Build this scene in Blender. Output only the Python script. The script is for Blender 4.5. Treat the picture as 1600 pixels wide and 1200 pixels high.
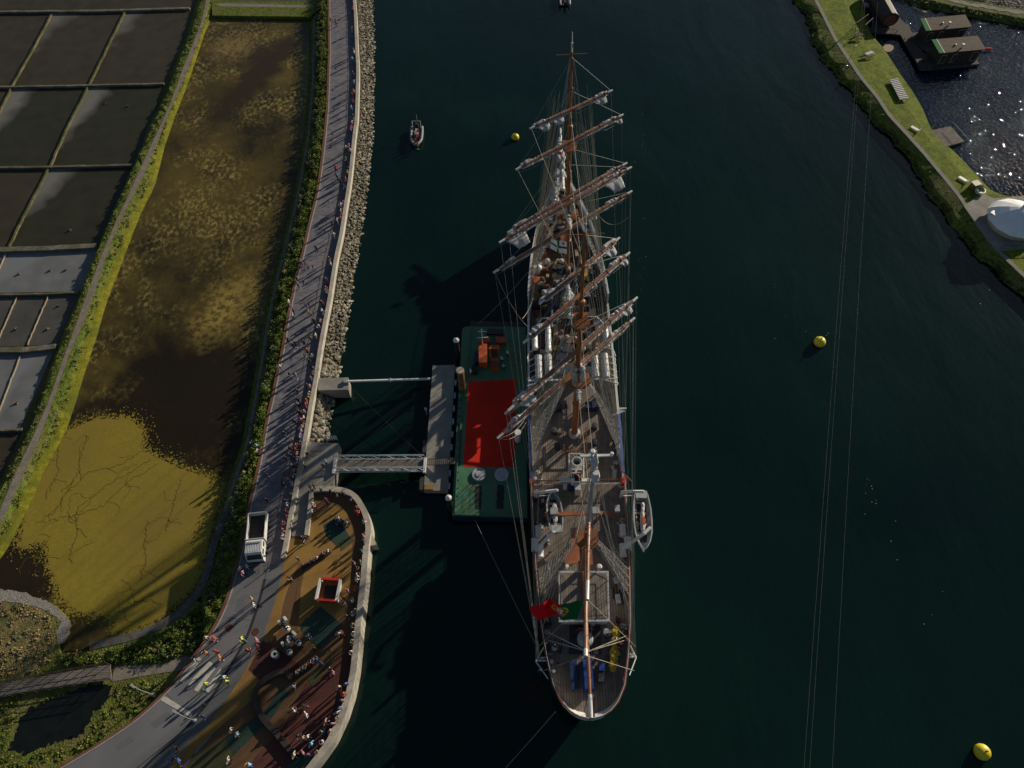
import bpy, bmesh, math, random
from mathutils import Vector, Matrix, Quaternion
import numpy as np
R = math.radians
random.seed(7)
for o in list(bpy.data.objects): bpy.data.objects.remove(o)
scene = bpy.context.scene
COL = scene.collection
# ------------------------------------------------------------------ camera
TILT = 32.0; HC = 87.5; FP = 1110.0
cam_d = bpy.data.cameras.new('camera'); cam = bpy.data.objects.new('camera', cam_d); COL.objects.link(cam)
cam.location = (0, 0, HC); cam.rotation_euler = (R(TILT), 0, 0)
cam_d.sensor_width = 36; cam_d.lens = FP/1600*36; cam_d.clip_end = 6000; cam_d.clip_start = .5
scene.camera = cam
# ------------------------------------------------------------------ sky, sun, exposure
SUN_AZ = 42.0; SUN_EL = 16.5           # azimuth measured from +X towards +Y
w = bpy.data.worlds.new('World'); scene.world = w; w.use_nodes = True
nt = w.node_tree; bg = nt.nodes['Background']
sky = nt.nodes.new('ShaderNodeTexSky'); sky.sky_type = 'NISHITA'; sky.sun_disc = False
sky.sun_elevation = R(SUN_EL); sky.sun_rotation = R(90-SUN_AZ); sky.air_density = 1.0; sky.dust_density = .6; sky.ozone_density = 1.5
nt.links.new(sky.outputs[0], bg.inputs[0]); bg.inputs[1].default_value = 0.05
sl = bpy.data.lights.new('sun', 'SUN'); sl.energy = 5.0; sl.angle = R(.5); sl.color = (1.0, .875, .70)
so = bpy.data.objects.new('sun', sl); COL.objects.link(so)
sdir = Vector((math.cos(R(SUN_EL))*math.cos(R(SUN_AZ)), math.cos(R(SUN_EL))*math.sin(R(SUN_AZ)), math.sin(R(SUN_EL))))
so.rotation_euler = sdir.to_track_quat('Z', 'Y').to_euler(); so.location = (60, 60, 60)
scene.view_settings.view_transform = 'Standard'; scene.view_settings.look = 'None'
scene.view_settings.exposure = 0.22; scene.view_settings.gamma = 1
scene.render.engine = 'CYCLES'
# ------------------------------------------------------------------ projection helpers
ct, st_ = math.cos(R(TILT)), math.sin(R(TILT))
def at(px, py, z=0.):
    "point of the world that lies at height z where the surveyed photo has (px, py)"
    u = (px-800)/FP; v = (600-py)/FP; k = (HC-z)/(ct-v*st_)
    return Vector((u*k, (v*ct+st_)*k, z))
def W(pts, z): return [at(x, y, z) for x, y in pts]
def resample(p, n):
    p = [Vector(q) for q in p]; d = [0]
    for a, b in zip(p, p[1:]): d.append(d[-1]+(b-a).length)
    out = []; j = 0
    for i in range(n):
        t = d[-1]*i/(n-1)
        while j < len(p)-2 and d[j+1] < t: j += 1
        s = (t-d[j])/max(1e-9, d[j+1]-d[j]); out.append(p[j].lerp(p[j+1], min(1, max(0, s))))
    return out
def smooth(p, n, it=3):
    q = resample(p, n)
    for _ in range(it): q = [q[0]]+[(q[i-1]+q[i]*2+q[i+1])/4 for i in range(1, n-1)]+[q[-1]]
    return q
# ------------------------------------------------------------------ materials
MATS = {}
def mat(name, col, rough=.8, var=.25, scale=1.5, bump=0., col2=None, mscale=None, spec=None, metal=0., bscale=None, emit=None, detail=5, cut=(.35, .65)):
    m = bpy.data.materials.new(name); m.use_nodes = True; n = m.node_tree.nodes; l = m.node_tree.links
    b = n['Principled BSDF']; b.inputs['Roughness'].default_value = rough; b.inputs['Metallic'].default_value = metal
    b.inputs['Specular IOR Level'].default_value = spec if spec is not None else (.15 if rough > .75 else .5)
    tc = n.new('ShaderNodeTexCoord'); no = n.new('ShaderNodeTexNoise'); no.inputs['Scale'].default_value = scale; no.inputs['Detail'].default_value = detail
    l.new(tc.outputs['Object'], no.inputs['Vector'])
    r = n.new('ShaderNodeValToRGB'); c = col
    r.color_ramp.elements[0].color = (c[0]*(1-var), c[1]*(1-var), c[2]*(1-var), 1); r.color_ramp.elements[0].position = .3
    r.color_ramp.elements[1].color = (min(1, c[0]*(1+var)), min(1, c[1]*(1+var)), min(1, c[2]*(1+var)), 1); r.color_ramp.elements[1].position = .7
    l.new(no.outputs['Fac'], r.inputs['Fac']); out = r.outputs['Color']
    if col2:
        n2 = n.new('ShaderNodeTexNoise'); n2.inputs['Scale'].default_value = mscale or scale*.2; n2.inputs['Detail'].default_value = 6; n2.inputs['Distortion'].default_value = .4
        l.new(tc.outputs['Object'], n2.inputs['Vector'])
        r2 = n.new('ShaderNodeValToRGB'); r2.color_ramp.elements[0].position = cut[0]; r2.color_ramp.elements[1].position = cut[1]
        l.new(n2.outputs['Fac'], r2.inputs['Fac'])
        mx = n.new('ShaderNodeMix'); mx.data_type = 'RGBA'
        l.new(r2.outputs['Color'], mx.inputs['Factor']); l.new(out, mx.inputs['A']); mx.inputs['B'].default_value = (*col2, 1); out = mx.outputs['Result']
    l.new(out, b.inputs['Base Color'])
    if bump:
        nb = n.new('ShaderNodeTexNoise'); nb.inputs['Scale'].default_value = bscale or scale*3; nb.inputs['Detail'].default_value = 4
        l.new(tc.outputs['Object'], nb.inputs['Vector'])
        bp = n.new('ShaderNodeBump'); bp.inputs['Strength'].default_value = 1; bp.inputs['Distance'].default_value = bump
        l.new(nb.outputs['Fac'], bp.inputs['Height']); l.new(bp.outputs['Normal'], b.inputs['Normal'])
    MATS[name] = m; return m
def planks(name, col, dark, width, angle=0., rough=.75, seam=.06, length=4.):
    m = mat(name, col, rough, .18, 1.2); n = m.node_tree.nodes; l = m.node_tree.links; b = n['Principled BSDF']
    src = b.inputs['Base Color'].links[0].from_socket
    tc = n.new('ShaderNodeTexCoord'); mp = n.new('ShaderNodeMapping'); mp.inputs['Rotation'].default_value = (0, 0, angle)
    l.new(tc.outputs['Object'], mp.inputs['Vector'])
    br = n.new('ShaderNodeTexBrick'); br.inputs['Scale'].default_value = 1; br.inputs['Brick Width'].default_value = length; br.inputs['Row Height'].default_value = width
    br.inputs['Mortar Size'].default_value = width*seam; br.inputs['Color1'].default_value = (1, 1, 1, 1); br.inputs['Color2'].default_value = (.72, .72, .74, 1)
    br.inputs['Mortar'].default_value = (*[d/max(.001, c) for d, c in zip(dark, col)], 1)
    l.new(mp.outputs['Vector'], br.inputs['Vector'])
    mx = n.new('ShaderNodeMix'); mx.data_type = 'RGBA'; mx.blend_type = 'MULTIPLY'; mx.inputs['Factor'].default_value = 1
    l.new(src, mx.inputs['A']); l.new(br.outputs['Color'], mx.inputs['B']); l.new(mx.outputs['Result'], b.inputs['Base Color'])
    return m
def water(name, col, rough, layers, col2=None, mscale=.05, chop=None):
    m = mat(name, col, rough, .18, .04, 0, col2=col2, mscale=mscale); n = m.node_tree.nodes; l = m.node_tree.links; b = n['Principled BSDF']
    b.inputs['IOR'].default_value = 1.33
    tc = n.new('ShaderNodeTexCoord'); prev = None
    for (sc, dist, stretch, ang) in layers:
        mp = n.new('ShaderNodeMapping'); mp.inputs['Rotation'].default_value = (0, 0, R(ang)); mp.inputs['Scale'].default_value = (1, stretch, 1)
        l.new(tc.outputs['Object'], mp.inputs['Vector'])
        nb = n.new('ShaderNodeTexNoise'); nb.inputs['Scale'].default_value = sc; nb.inputs['Detail'].default_value = 3; nb.inputs['Distortion'].default_value = .5
        l.new(mp.outputs['Vector'], nb.inputs['Vector'])
        bp = n.new('ShaderNodeBump'); bp.inputs['Distance'].default_value = dist; l.new(nb.outputs['Fac'], bp.inputs['Height'])
        if prev: l.new(prev, bp.inputs['Normal'])
        prev = bp.outputs['Normal']
    if chop:      # sparse steep wavelets on an otherwise calm surface
        nb = n.new('ShaderNodeTexNoise'); nb.inputs['Scale'].default_value = chop[0]; nb.inputs['Detail'].default_value = 1; l.new(tc.outputs['Object'], nb.inputs['Vector'])
        mr = n.new('ShaderNodeMapRange'); mr.inputs['From Min'].default_value = chop[1]; mr.inputs['From Max'].default_value = chop[1]+.12; l.new(nb.outputs['Fac'], mr.inputs['Value'])
        bp = n.new('ShaderNodeBump'); bp.inputs['Distance'].default_value = chop[2]; l.new(mr.outputs[0], bp.inputs['Height']); l.new(prev, bp.inputs['Normal']); prev = bp.outputs['Normal']
    l.new(prev, b.inputs['Normal']); return m
M = {}
M['river'] = water('river_water', (.0032, .0150, .0112), .10, [(1.3, .022, .5, 35), (.16, .14, .4, -20), (.05, .25, .5, 10)], col2=(.0016, .0085, .0075), mscale=.02)
M['pondw'] = water('still_pond_water', (.003, .009, .022), .02, [(1.2, .022, .8, 20), (.3, .05, .7, -35)], chop=(1.7, .50, .05))
M['marsh'] = mat('marsh_ground', (.075, .078, .022), .95, .35, 1.2, .12, col2=(.13, .10, .045), mscale=.12)
M['grass'] = mat('bank_grass', (.095, .125, .020), .95, .45, 1.6, .15, col2=(.16, .135, .05), mscale=.35, cut=(.48, .75))
M['grass2'] = mat('mown_grass', (.13, .165, .015), .95, .35, 1.8, .12, col2=(.06, .085, .014), mscale=.5, cut=(.45, .75))
M['dry'] = mat('dry_grass', (.26, .19, .085), .95, .4, 2.2, .15, col2=(.07, .085, .03), mscale=.25)
M['yellow'] = mat('yellow_green_bank', (.165, .16, .013), .9, .3, 1.6, .05, col2=(.10, .11, .015), mscale=.3, cut=(.45, .7))
M['dirt'] = mat('dirt_path', (.21, .18, .15), .95, .2, 1.2, .03)
M['gravel'] = mat('gravel', (.27, .25, .22), .95, .5, 5, .08)
M['pathgrey'] = mat('concrete_path', (.22, .21, .19), .9, .15, 1.5, .01)
M['leafs'] = [mat('leaf_dark', (.035, .06, .013), .8, .4, .6), mat('leaf_mid', (.075, .11, .017), .8, .4, .6), mat('leaf_light', (.15, .165, .028), .8, .4, .6), mat('leaf_grey', (.12, .135, .085), .85, .3, .6), mat('leaf_dry', (.26, .20, .09), .85, .3, .6)]
M['rock'] = [mat('rock_tan', (.215, .185, .13), .9, .3, 2.5, .03), mat('rock_grey', (.165, .16, .14), .9, .3, 2.5, .03), mat('rock_dark', (.13, .12, .09), .9, .3, 2.5, .03), mat('rock_pale', (.34, .31, .24), .9, .25, 2.5, .03)]
M['slope'] = mat('wet_slope', (.05, .047, .032), .9, .4, 2, .1)
M['concrete'] = mat('pale_concrete', (.40, .37, .31), .85, .14, 1.4, .01, col2=(.26, .245, .21), mscale=.6, cut=(.5, .8))
M['conc2'] = mat('grey_concrete', (.27, .26, .23), .85, .16, 1.2, .01, col2=(.20, .19, .17), mscale=.4)
M['wetconc'] = mat('wet_concrete', (.05, .055, .035), .7, .3, 1.5, .02)
M['prom'] = planks('promenade_paving', (.19, .18, .195), (.14, .133, .145), .5, R(8), .85, .05, 1.0)
M['asphalt'] = mat('grey_asphalt', (.165, .165, .172), .9, .08, 6, .004, col2=(.145, .145, .15), mscale=.3)
M['asph2'] = mat('dark_asphalt', (.115, .118, .125), .9, .08, 6, .004)
M['kerbred'] = mat('brick_edging', (.16, .075, .05), .9, .25, 4)
M['kerb'] = mat('kerb_stone', (.30, .28, .26), .9, .12, 2)
M['paint'] = mat('road_paint', (.50, .46, .40), .7, .10, 3, col2=(.34, .31, .28), mscale=2.5, cut=(.55, .8))
M['ochre'] = mat('ochre_rubber', (.30, .175, .05), .9, .10, 7, .003, col2=(.22, .13, .042), mscale=.3)
M['brown'] = mat('brown_rubber', (.135, .075, .038), .9, .10, 7, .003)
M['maroon'] = mat('maroon_rubber', (.115, .043, .035), .9, .12, 7, .003, col2=(.085, .036, .03), mscale=.3)
M['olive'] = mat('olive_rubber', (.075, .075, .035), .9, .10, 7, .003)
M['teal'] = mat('dark_green_rubber', (.035, .062, .048), .9, .12, 7, .003)
M['slot'] = mat('drain_slot', (.02, .02, .022), .7, .2, 3)
M['algae'] = mat('algae_mat', (.245, .19, .024), .85, .12, 2.2, .015, col2=(.20, .145, .03), mscale=.10, cut=(.3, .75))
M['crack'] = mat('algae_crack', (.10, .085, .016), .8, .2, 2)
M['pan'] = None
M['navy'] = mat('navy_paint', (.012, .02, .06), .5, .1, 1)
M['white'] = mat('white_paint', (.62, .62, .60), .45, .06, .8, col2=(.5, .49, .46), mscale=.5, cut=(.55, .8))
M['hull'] = mat('white_hull_paint', (.60, .60, .58), .4, .06, .4, col2=(.42, .38, .33), mscale=.6, cut=(.62, .8))
M['grey'] = mat('light_grey_paint', (.34, .36, .37), .5, .1, 1)
M['steel'] = mat('galvanised_steel', (.38, .42, .44), .4, .12, 2, metal=.4)
M['black'] = mat('black_rubber', (.012, .012, .013), .7, .2, 2)
M['dark'] = mat('dark_paint', (.03, .03, .035), .6, .2, 2)
M['glass'] = mat('dark_glass', (.02, .028, .032), .08, .1, 1)
M['copper'] = mat('varnished_spar', (.30, .125, .06), .45, .22, 1.5, col2=(.20, .075, .035), mscale=.8)
M['mastb'] = mat('buff_mast_paint', (.27, .105, .035), .5, .15, 1, col2=(.19, .07, .025), mscale=.6)
M['canvas'] = mat('canvas', (.50, .50, .49), .9, .12, 3, .04, col2=(.36, .36, .37), mscale=1.2)
M['rope'] = mat('hemp_rope', (.42, .38, .30), .9, .15, 2)
M['wire'] = mat('steel_wire', (.30, .30, .29), .7, .1, 2)
M['deck'] = planks('teak_deck', (.235, .195, .16), (.09, .075, .065), .30, R(90), .8, .09, 5)
M['deck2'] = planks('oiled_teak', (.15, .10, .062), (.05, .035, .025), .25, R(90), .8, .14, 4)
M['rail'] = mat('varnished_rail', (.16, .055, .03), .4, .2, 1)
M['green'] = mat('green_deck_paint', (.04, .16, .085), .6, .2, .9, col2=(.07, .13, .06), mscale=.4)
M['redcarpet'] = mat('red_carpet', (.58, .028, .014), .95, .10, 3, .03, col2=(.42, .024, .014), mscale=.35, cut=(.45, .75), bscale=1.2)
M['orange'] = mat('orange_paint', (.50, .10, .02), .5, .15, 1.5, col2=(.3, .05, .015), mscale=1)
M['blue'] = mat('blue_tarp', (.012, .05, .22), .5, .2, 1.2, .02)
M['bluep'] = mat('blue_paint', (.012, .03, .10), .5, .15, 1)
M['yel'] = mat('yellow_paint', (.62, .52, .02), .45, .08, 2)
M['yeltarp'] = mat('yellow_tarp', (.52, .34, .02), .6, .15, 3, .05)
M['red'] = mat('red_paint', (.45, .03, .02), .5, .1, 2)
M['rust'] = mat('rusty_steel', (.26, .17, .06), .8, .3, 2, .01, col2=(.12, .06, .03), mscale=.8)
M['plank'] = planks('weathered_planks', (.20, .18, .155), (.05, .04, .03), .18, 0, .85, .12, 3)
M['wood'] = planks('grey_boards', (.085, .072, .062), (.04, .03, .025), .16, 0, .85, .12, 3)
M['dwood'] = mat('dark_cladding', (.035, .024, .018), .7, .3, 2)
M['roof'] = planks('roof_boards', (.13, .10, .075), (.08, .06, .045), .3, 0, .85, .06, 6)
M['greenp'] = mat('green_sheet', (.012, .15, .045), .85, .08, 2)
M['cream'] = mat('cream_paint', (.42, .36, .26), .6, .1, 2)
M['gtan'] = mat('tan_canvas', (.36, .27, .17), .85, .15, 2)
M['flagr'] = mat('flag_red', (.75, .01, .015), .8, .08, 3); M['flagg'] = mat('flag_green', (.008, .12, .035), .8, .08, 3)
M['flagy'] = mat('flag_yellow', (.62, .50, .04), .8, .05, 3); M['flagw'] = mat('flag_white', (.82, .82, .80), .8, .04, 3); M['flagb'] = mat('flag_blue', (.02, .05, .3), .8, .04, 3)
# salt pan floor: grey towards one corner (uv), brown elsewhere
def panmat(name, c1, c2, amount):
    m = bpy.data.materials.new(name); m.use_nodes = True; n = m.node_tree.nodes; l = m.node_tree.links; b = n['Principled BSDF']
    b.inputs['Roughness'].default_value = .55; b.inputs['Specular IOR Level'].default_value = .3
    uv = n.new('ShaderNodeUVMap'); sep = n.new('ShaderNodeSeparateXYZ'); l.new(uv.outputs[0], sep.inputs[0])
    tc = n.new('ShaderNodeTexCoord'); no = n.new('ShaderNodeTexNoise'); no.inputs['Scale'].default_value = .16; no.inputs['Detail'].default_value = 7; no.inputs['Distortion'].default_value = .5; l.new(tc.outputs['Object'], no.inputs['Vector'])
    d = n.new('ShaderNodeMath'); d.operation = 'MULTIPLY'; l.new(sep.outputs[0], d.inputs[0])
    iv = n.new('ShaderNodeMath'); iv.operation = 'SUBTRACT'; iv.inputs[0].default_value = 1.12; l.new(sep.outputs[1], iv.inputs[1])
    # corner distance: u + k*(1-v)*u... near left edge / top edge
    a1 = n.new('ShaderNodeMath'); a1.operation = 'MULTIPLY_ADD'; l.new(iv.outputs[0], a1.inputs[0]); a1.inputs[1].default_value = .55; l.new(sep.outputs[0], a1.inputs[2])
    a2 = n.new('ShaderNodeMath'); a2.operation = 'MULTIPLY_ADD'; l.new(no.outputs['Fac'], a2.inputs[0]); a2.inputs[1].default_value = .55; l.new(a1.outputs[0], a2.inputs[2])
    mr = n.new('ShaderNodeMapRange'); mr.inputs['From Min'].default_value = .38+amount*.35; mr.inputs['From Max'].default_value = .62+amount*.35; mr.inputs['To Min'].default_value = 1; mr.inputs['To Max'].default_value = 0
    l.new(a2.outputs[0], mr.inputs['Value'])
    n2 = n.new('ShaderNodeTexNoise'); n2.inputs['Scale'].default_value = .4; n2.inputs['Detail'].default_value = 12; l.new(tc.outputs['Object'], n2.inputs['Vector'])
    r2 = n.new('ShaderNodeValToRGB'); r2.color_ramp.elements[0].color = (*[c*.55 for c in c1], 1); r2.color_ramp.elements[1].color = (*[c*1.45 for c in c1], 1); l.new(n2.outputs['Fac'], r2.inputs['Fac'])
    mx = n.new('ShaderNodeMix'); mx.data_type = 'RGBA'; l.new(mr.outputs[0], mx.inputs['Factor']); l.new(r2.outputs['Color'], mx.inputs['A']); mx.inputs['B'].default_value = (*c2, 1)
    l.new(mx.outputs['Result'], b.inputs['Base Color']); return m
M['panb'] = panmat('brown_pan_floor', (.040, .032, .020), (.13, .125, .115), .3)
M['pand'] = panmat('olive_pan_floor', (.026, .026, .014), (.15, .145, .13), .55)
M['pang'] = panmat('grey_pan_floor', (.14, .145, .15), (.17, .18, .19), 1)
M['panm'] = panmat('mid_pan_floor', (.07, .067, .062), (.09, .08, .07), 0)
# big marsh pond: dark tannin water with mottled weed rising to the surface
def pondmat():
    m = bpy.data.materials.new('weedy_pond'); m.use_nodes = True; n = m.node_tree.nodes; l = m.node_tree.links; b = n['Principled BSDF']
    b.inputs['Roughness'].default_value = .45; b.inputs['Specular IOR Level'].default_value = .25
    tc = n.new('ShaderNodeTexCoord')
    def noise(s, det, dis=.5, st=1.):
        mp = n.new('ShaderNodeMapping'); mp.inputs['Rotation'].default_value = (0, 0, R(25)); mp.inputs['Scale'].default_value = (1, st, 1); l.new(tc.outputs['Object'], mp.inputs[0])
        q = n.new('ShaderNodeTexNoise'); q.inputs['Scale'].default_value = s; q.inputs['Detail'].default_value = det; q.inputs['Distortion'].default_value = dis; q.inputs['Roughness'].default_value = .65; l.new(mp.outputs[0], q.inputs['Vector']); return q.outputs['Fac']
    def ramp(f, a, bb, c1, c2):
        r = n.new('ShaderNodeValToRGB'); r.color_ramp.elements[0].position = a; r.color_ramp.elements[1].position = bb
        r.color_ramp.elements[0].color = (*c1, 1); r.color_ramp.elements[1].color = (*c2, 1); l.new(f, r.inputs[0]); return r.outputs[0]
    base = ramp(noise(.07, 8, .1), .36, .64, (.018, .014, .005), (.100, .072, .016))
    spot = ramp(noise(1.5, 12, .0, .7), .47, .62, (0, 0, 0), (1, 1, 1))
    big = ramp(noise(.075, 6, .1), .46, .60, (.06, .06, .06), (1, 1, 1))
    mu = n.new('ShaderNodeMath'); mu.operation = 'MULTIPLY'; l.new(spot, mu.inputs[0]); l.new(big, mu.inputs[1])
    mx = n.new('ShaderNodeMix'); mx.data_type = 'RGBA'; l.new(mu.outputs[0], mx.inputs['Factor']); l.new(base, mx.inputs['A']); mx.inputs['B'].default_value = (.27, .21, .06, 1)
    def blob(px, py, rx, ry, lo, hi):
        c = at(px, py, .6); mp = n.new('ShaderNodeMapping'); mp.vector_type = 'TEXTURE'; mp.inputs['Location'].default_value = c; mp.inputs['Rotation'].default_value = (0, 0, R(-22)); mp.inputs['Scale'].default_value = (rx, ry, 10)
        l.new(tc.outputs['Object'], mp.inputs[0]); ln = n.new('ShaderNodeVectorMath'); ln.operation = 'LENGTH'; l.new(mp.outputs[0], ln.inputs[0])
        ad = n.new('ShaderNodeMath'); ad.operation = 'MULTIPLY_ADD'; l.new(noise(.35, 9, .2), ad.inputs[0]); ad.inputs[1].default_value = 1.5; l.new(ln.outputs['Value'], ad.inputs[2])
        mr = n.new('ShaderNodeMapRange'); mr.inputs['From Min'].default_value = lo+.75; mr.inputs['From Max'].default_value = hi+.75; mr.inputs['To Min'].default_value = 1; mr.inputs['To Max'].default_value = 0; l.new(ad.outputs[0], mr.inputs['Value']); return mr.outputs[0]
    out = mx.outputs['Result']
    gr = ramp(noise(1.1, 12, .0), .42, .58, (.12, .12, .12), (1, 1, 1))
    for (fac, c_) in ((blob(290, 625, 11, 11, .8, 1.35), (.012, .008, .003)), (blob(215, 660, 9, 3, .6, 1.2), (.015, .010, .003)), (blob(40, 890, 6, 7, .8, 1.2), (.016, .011, .005)), (blob(350, 480, 4.0, 7.5, .3, 1.3), (.27, .20, .05)), (blob(365, 75, 5, 6, .4, 1.1), (.20, .14, .05)), (blob(400, 120, 4, 22, .5, 1.1), (.028, .018, .007))):
        m2 = n.new('ShaderNodeMix'); m2.data_type = 'RGBA'; ml = n.new('ShaderNodeMath'); ml.operation = 'MULTIPLY'; ml.inputs[1].default_value = .96 if c_[0] < .1 else 1.0; l.new(fac, ml.inputs[0])
        if c_[0] > .1: mg = n.new('ShaderNodeMath'); mg.operation = 'MULTIPLY'; l.new(ml.outputs[0], mg.inputs[0]); l.new(gr, mg.inputs[1]); ml = mg
        l.new(ml.outputs[0], m2.inputs['Factor']); l.new(out, m2.inputs['A']); m2.inputs['B'].default_value = (*c_, 1); out = m2.outputs['Result']
    l.new(out, b.inputs['Base Color']); return m
M['weedpond'] = pondmat()
# ------------------------------------------------------------------ mesh builder
class MB:
    def __init__(s): s.v = []; s.f = []; s.m = []; s.mi = 0; s.uv = None
    def add(s, vs, fs):
        b = len(s.v); s.v += [tuple(x) for x in vs]; s.f += [tuple(i+b for i in f) for f in fs]; s.m += [s.mi]*len(fs); return s
    def box(s, c, sz, rz=0., rot=None):
        x, y, z = [q/2 for q in sz]; m = rot if rot is not None else Matrix.Rotation(rz, 3, 'Z'); c = Vector(c)
        vs = [c+m@Vector((a*x, b*y, d*z)) for a, b, d in ((-1,-1,-1),(1,-1,-1),(1,1,-1),(-1,1,-1),(-1,-1,1),(1,-1,1),(1,1,1),(-1,1,1))]
        return s.add(vs, [(0,3,2,1),(4,5,6,7),(0,1,5,4),(1,2,6,5),(2,3,7,6),(3,0,4,7)])
    def tube(s, p0, p1, r0, r1=None, n=6, cap=True):
        r1 = r0 if r1 is None else r1; p0 = Vector(p0); p1 = Vector(p1); d = p1-p0
        if d.length < 1e-6: return s
        d.normalize(); a = d.orthogonal().normalized(); b = d.cross(a)
        vs = []
        for p, r in ((p0, r0), (p1, r1)):
            for i in range(n):
                t = 2*math.pi*i/n; vs.append(p+a*math.cos(t)*r+b*math.sin(t)*r)
        fs = [(i, (i+1) % n, n+(i+1) % n, n+i) for i in range(n)]
        if cap: fs += [tuple(range(n-1, -1, -1)), tuple(range(n, 2*n))]
        return s.add(vs, fs)
    def path(s, pts, r, n=6):
        for a, b in zip(pts, pts[1:]): s.tube(a, b, r, r, n)
        return s
    def loft(s, rings, closed=True, caps=True):
        n = len(rings[0]); vs = [p for r in rings for p in r]; fs = []
        for k in range(len(rings)-1):
            for i in range(n if closed else n-1):
                j = (i+1) % n; fs.append((k*n+i, k*n+j, (k+1)*n+j, (k+1)*n+i))
        if caps and closed: fs += [tuple(range(n-1, -1, -1)), tuple(range((len(rings)-1)*n, len(rings)*n))]
        return s.add(vs, fs)
    def lathe(s, c, prof, n=12):
        c = Vector(c); rings = [[c+Vector((r*math.cos(2*math.pi*i/n), r*math.sin(2*math.pi*i/n), z)) for i in range(n)] for r, z in prof]
        return s.loft(rings)
    def ball(s, c, r, n=10, sz=(1, 1, 1)):
        k = max(4, n//2); c = Vector(c)
        rings = [[c+Vector((r*sz[0]*math.sin(math.pi*j/k)*math.cos(2*math.pi*i/n), r*sz[1]*math.sin(math.pi*j/k)*math.sin(2*math.pi*i/n), -r*sz[2]*math.cos(math.pi*j/k))) for i in range(n)] for j in range(1, k)]
        s.loft(rings); return s
    def prism(s, pts, z0, z1):
        n = len(pts); ar = sum(pts[i][0]*pts[(i+1) % n][1]-pts[(i+1) % n][0]*pts[i][1] for i in range(n))
        if ar < 0: pts = pts[::-1]
        vs = [(p[0], p[1], z0) for p in pts]+[(p[0], p[1], z1) for p in pts]
        fs = [tuple(range(n-1, -1, -1)), tuple(range(n, 2*n))]+[(i, (i+1) % n, n+(i+1) % n, n+i) for i in range(n)]
        return s.add(vs, fs)
    def sheet(s, pts, z=None):
        n = len(pts); ar = sum(pts[i][0]*pts[(i+1) % n][1]-pts[(i+1) % n][0]*pts[i][1] for i in range(n))
        if ar < 0: pts = pts[::-1]
        return s.add([(p[0], p[1], p[2] if z is None else z) for p in pts], [tuple(range(n))])
    def strips(s, rows):
        n = len(rows[0]); return s.add([p for r in rows for p in r], [(k*n+i, k*n+i+1, (k+1)*n+i+1, (k+1)*n+i) for k in range(len(rows)-1) for i in range(n-1)])
    def wall(s, pts, w_, z0, z1):
        "wall with thickness along an open polyline"
        L = []; Rr = []
        for i, p in enumerate(pts):
            a = pts[max(0, i-1)]; b = pts[min(len(pts)-1, i+1)]; d = Vector((b[0]-a[0], b[1]-a[1])).normalized(); nn = Vector((-d.y, d.x))
            L.append((p[0]+nn.x*w_/2, p[1]+nn.y*w_/2)); Rr.append((p[0]-nn.x*w_/2, p[1]-nn.y*w_/2))
        rings = [[(*L[i], z0), (*Rr[i], z0), (*Rr[i], z1), (*L[i], z1)] for i in range(len(pts))]
        return s.loft(rings)
    def build(s, name, mats, parent=None, smooth_=False, local=False, origin=None):
        me = bpy.data.meshes.new(name); ms = mats if isinstance(mats, (list, tuple)) else [mats]
        off = Vector((0, 0, 0)); o = bpy.data.objects.new(name, me); COL.objects.link(o)
        if parent is not None:
            o.parent = parent; root = parent
            while root.parent: root = root.parent
            if not local: off = Vector(root.location)
        elif not local:
            if origin is not None: off = Vector(origin); o.location = off
        me.from_pydata([(v[0]-off.x, v[1]-off.y, v[2]-off.z) for v in s.v], [], s.f)
        for m in ms: me.materials.append(m)
        if len(ms) > 1: me.polygons.foreach_set('material_index', s.m)
        if smooth_: me.polygons.foreach_set('use_smooth', [True]*len(s.f))
        bm = bmesh.new(); bm.from_mesh(me); bmesh.ops.recalc_face_normals(bm, faces=bm.faces); bm.to_mesh(me); bm.free()
        return o
def thing(name, label, cat, loc=(0, 0, 0), rz=0., group=None):
    o = bpy.data.objects.new(name, None); COL.objects.link(o); o.location = loc; o.rotation_euler = (0, 0, rz); o.empty_display_size = .3
    o['label'] = label; o['category'] = cat
    if group: o['group'] = group
    return o
def tag(o, label, cat, group=None, kind=None):
    o['label'] = label; o['category'] = cat
    if group: o['group'] = group
    if kind: o['kind'] = kind
    return o
def structure(o, label=None): o['kind'] = 'structure'; (o.__setitem__('label', label) if label else None); return o
def stuff(o, label, cat): o['kind'] = 'stuff'; o['label'] = label; o['category'] = cat; return o
def copy_tree(o, parent=None):
    c = o.copy(); COL.objects.link(c)
    if parent: c.parent = parent
    for ch in list(o.children):
        if ch is not c: copy_tree(ch, c)
    return c
def cen(pts): return Vector((sum(p[0] for p in pts)/len(pts), sum(p[1] for p in pts)/len(pts), 0))
def add_uv(o, uvs):
    l = o.data.uv_layers.new(name='UVMap')
    for lp in o.data.loops: l.data[lp.index].uv = uvs[lp.vertex_index]
def inpoly(x, y, P):
    c = False; j = len(P)-1
    for i in range(len(P)):
        if (P[i][1] > y) != (P[j][1] > y) and x < (P[j][0]-P[i][0])*(y-P[i][1])/(P[j][1]-P[i][1])+P[i][0]: c = not c
        j = i
    return c
def scatter(P, n, rnd):
    xs = [p[0] for p in P]; ys = [p[1] for p in P]; out = []
    while len(out) < n:
        x = rnd.uniform(min(xs), max(xs)); y = rnd.uniform(min(ys), max(ys))
        if inpoly(x, y, P): out.append((x, y))
    return out
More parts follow.
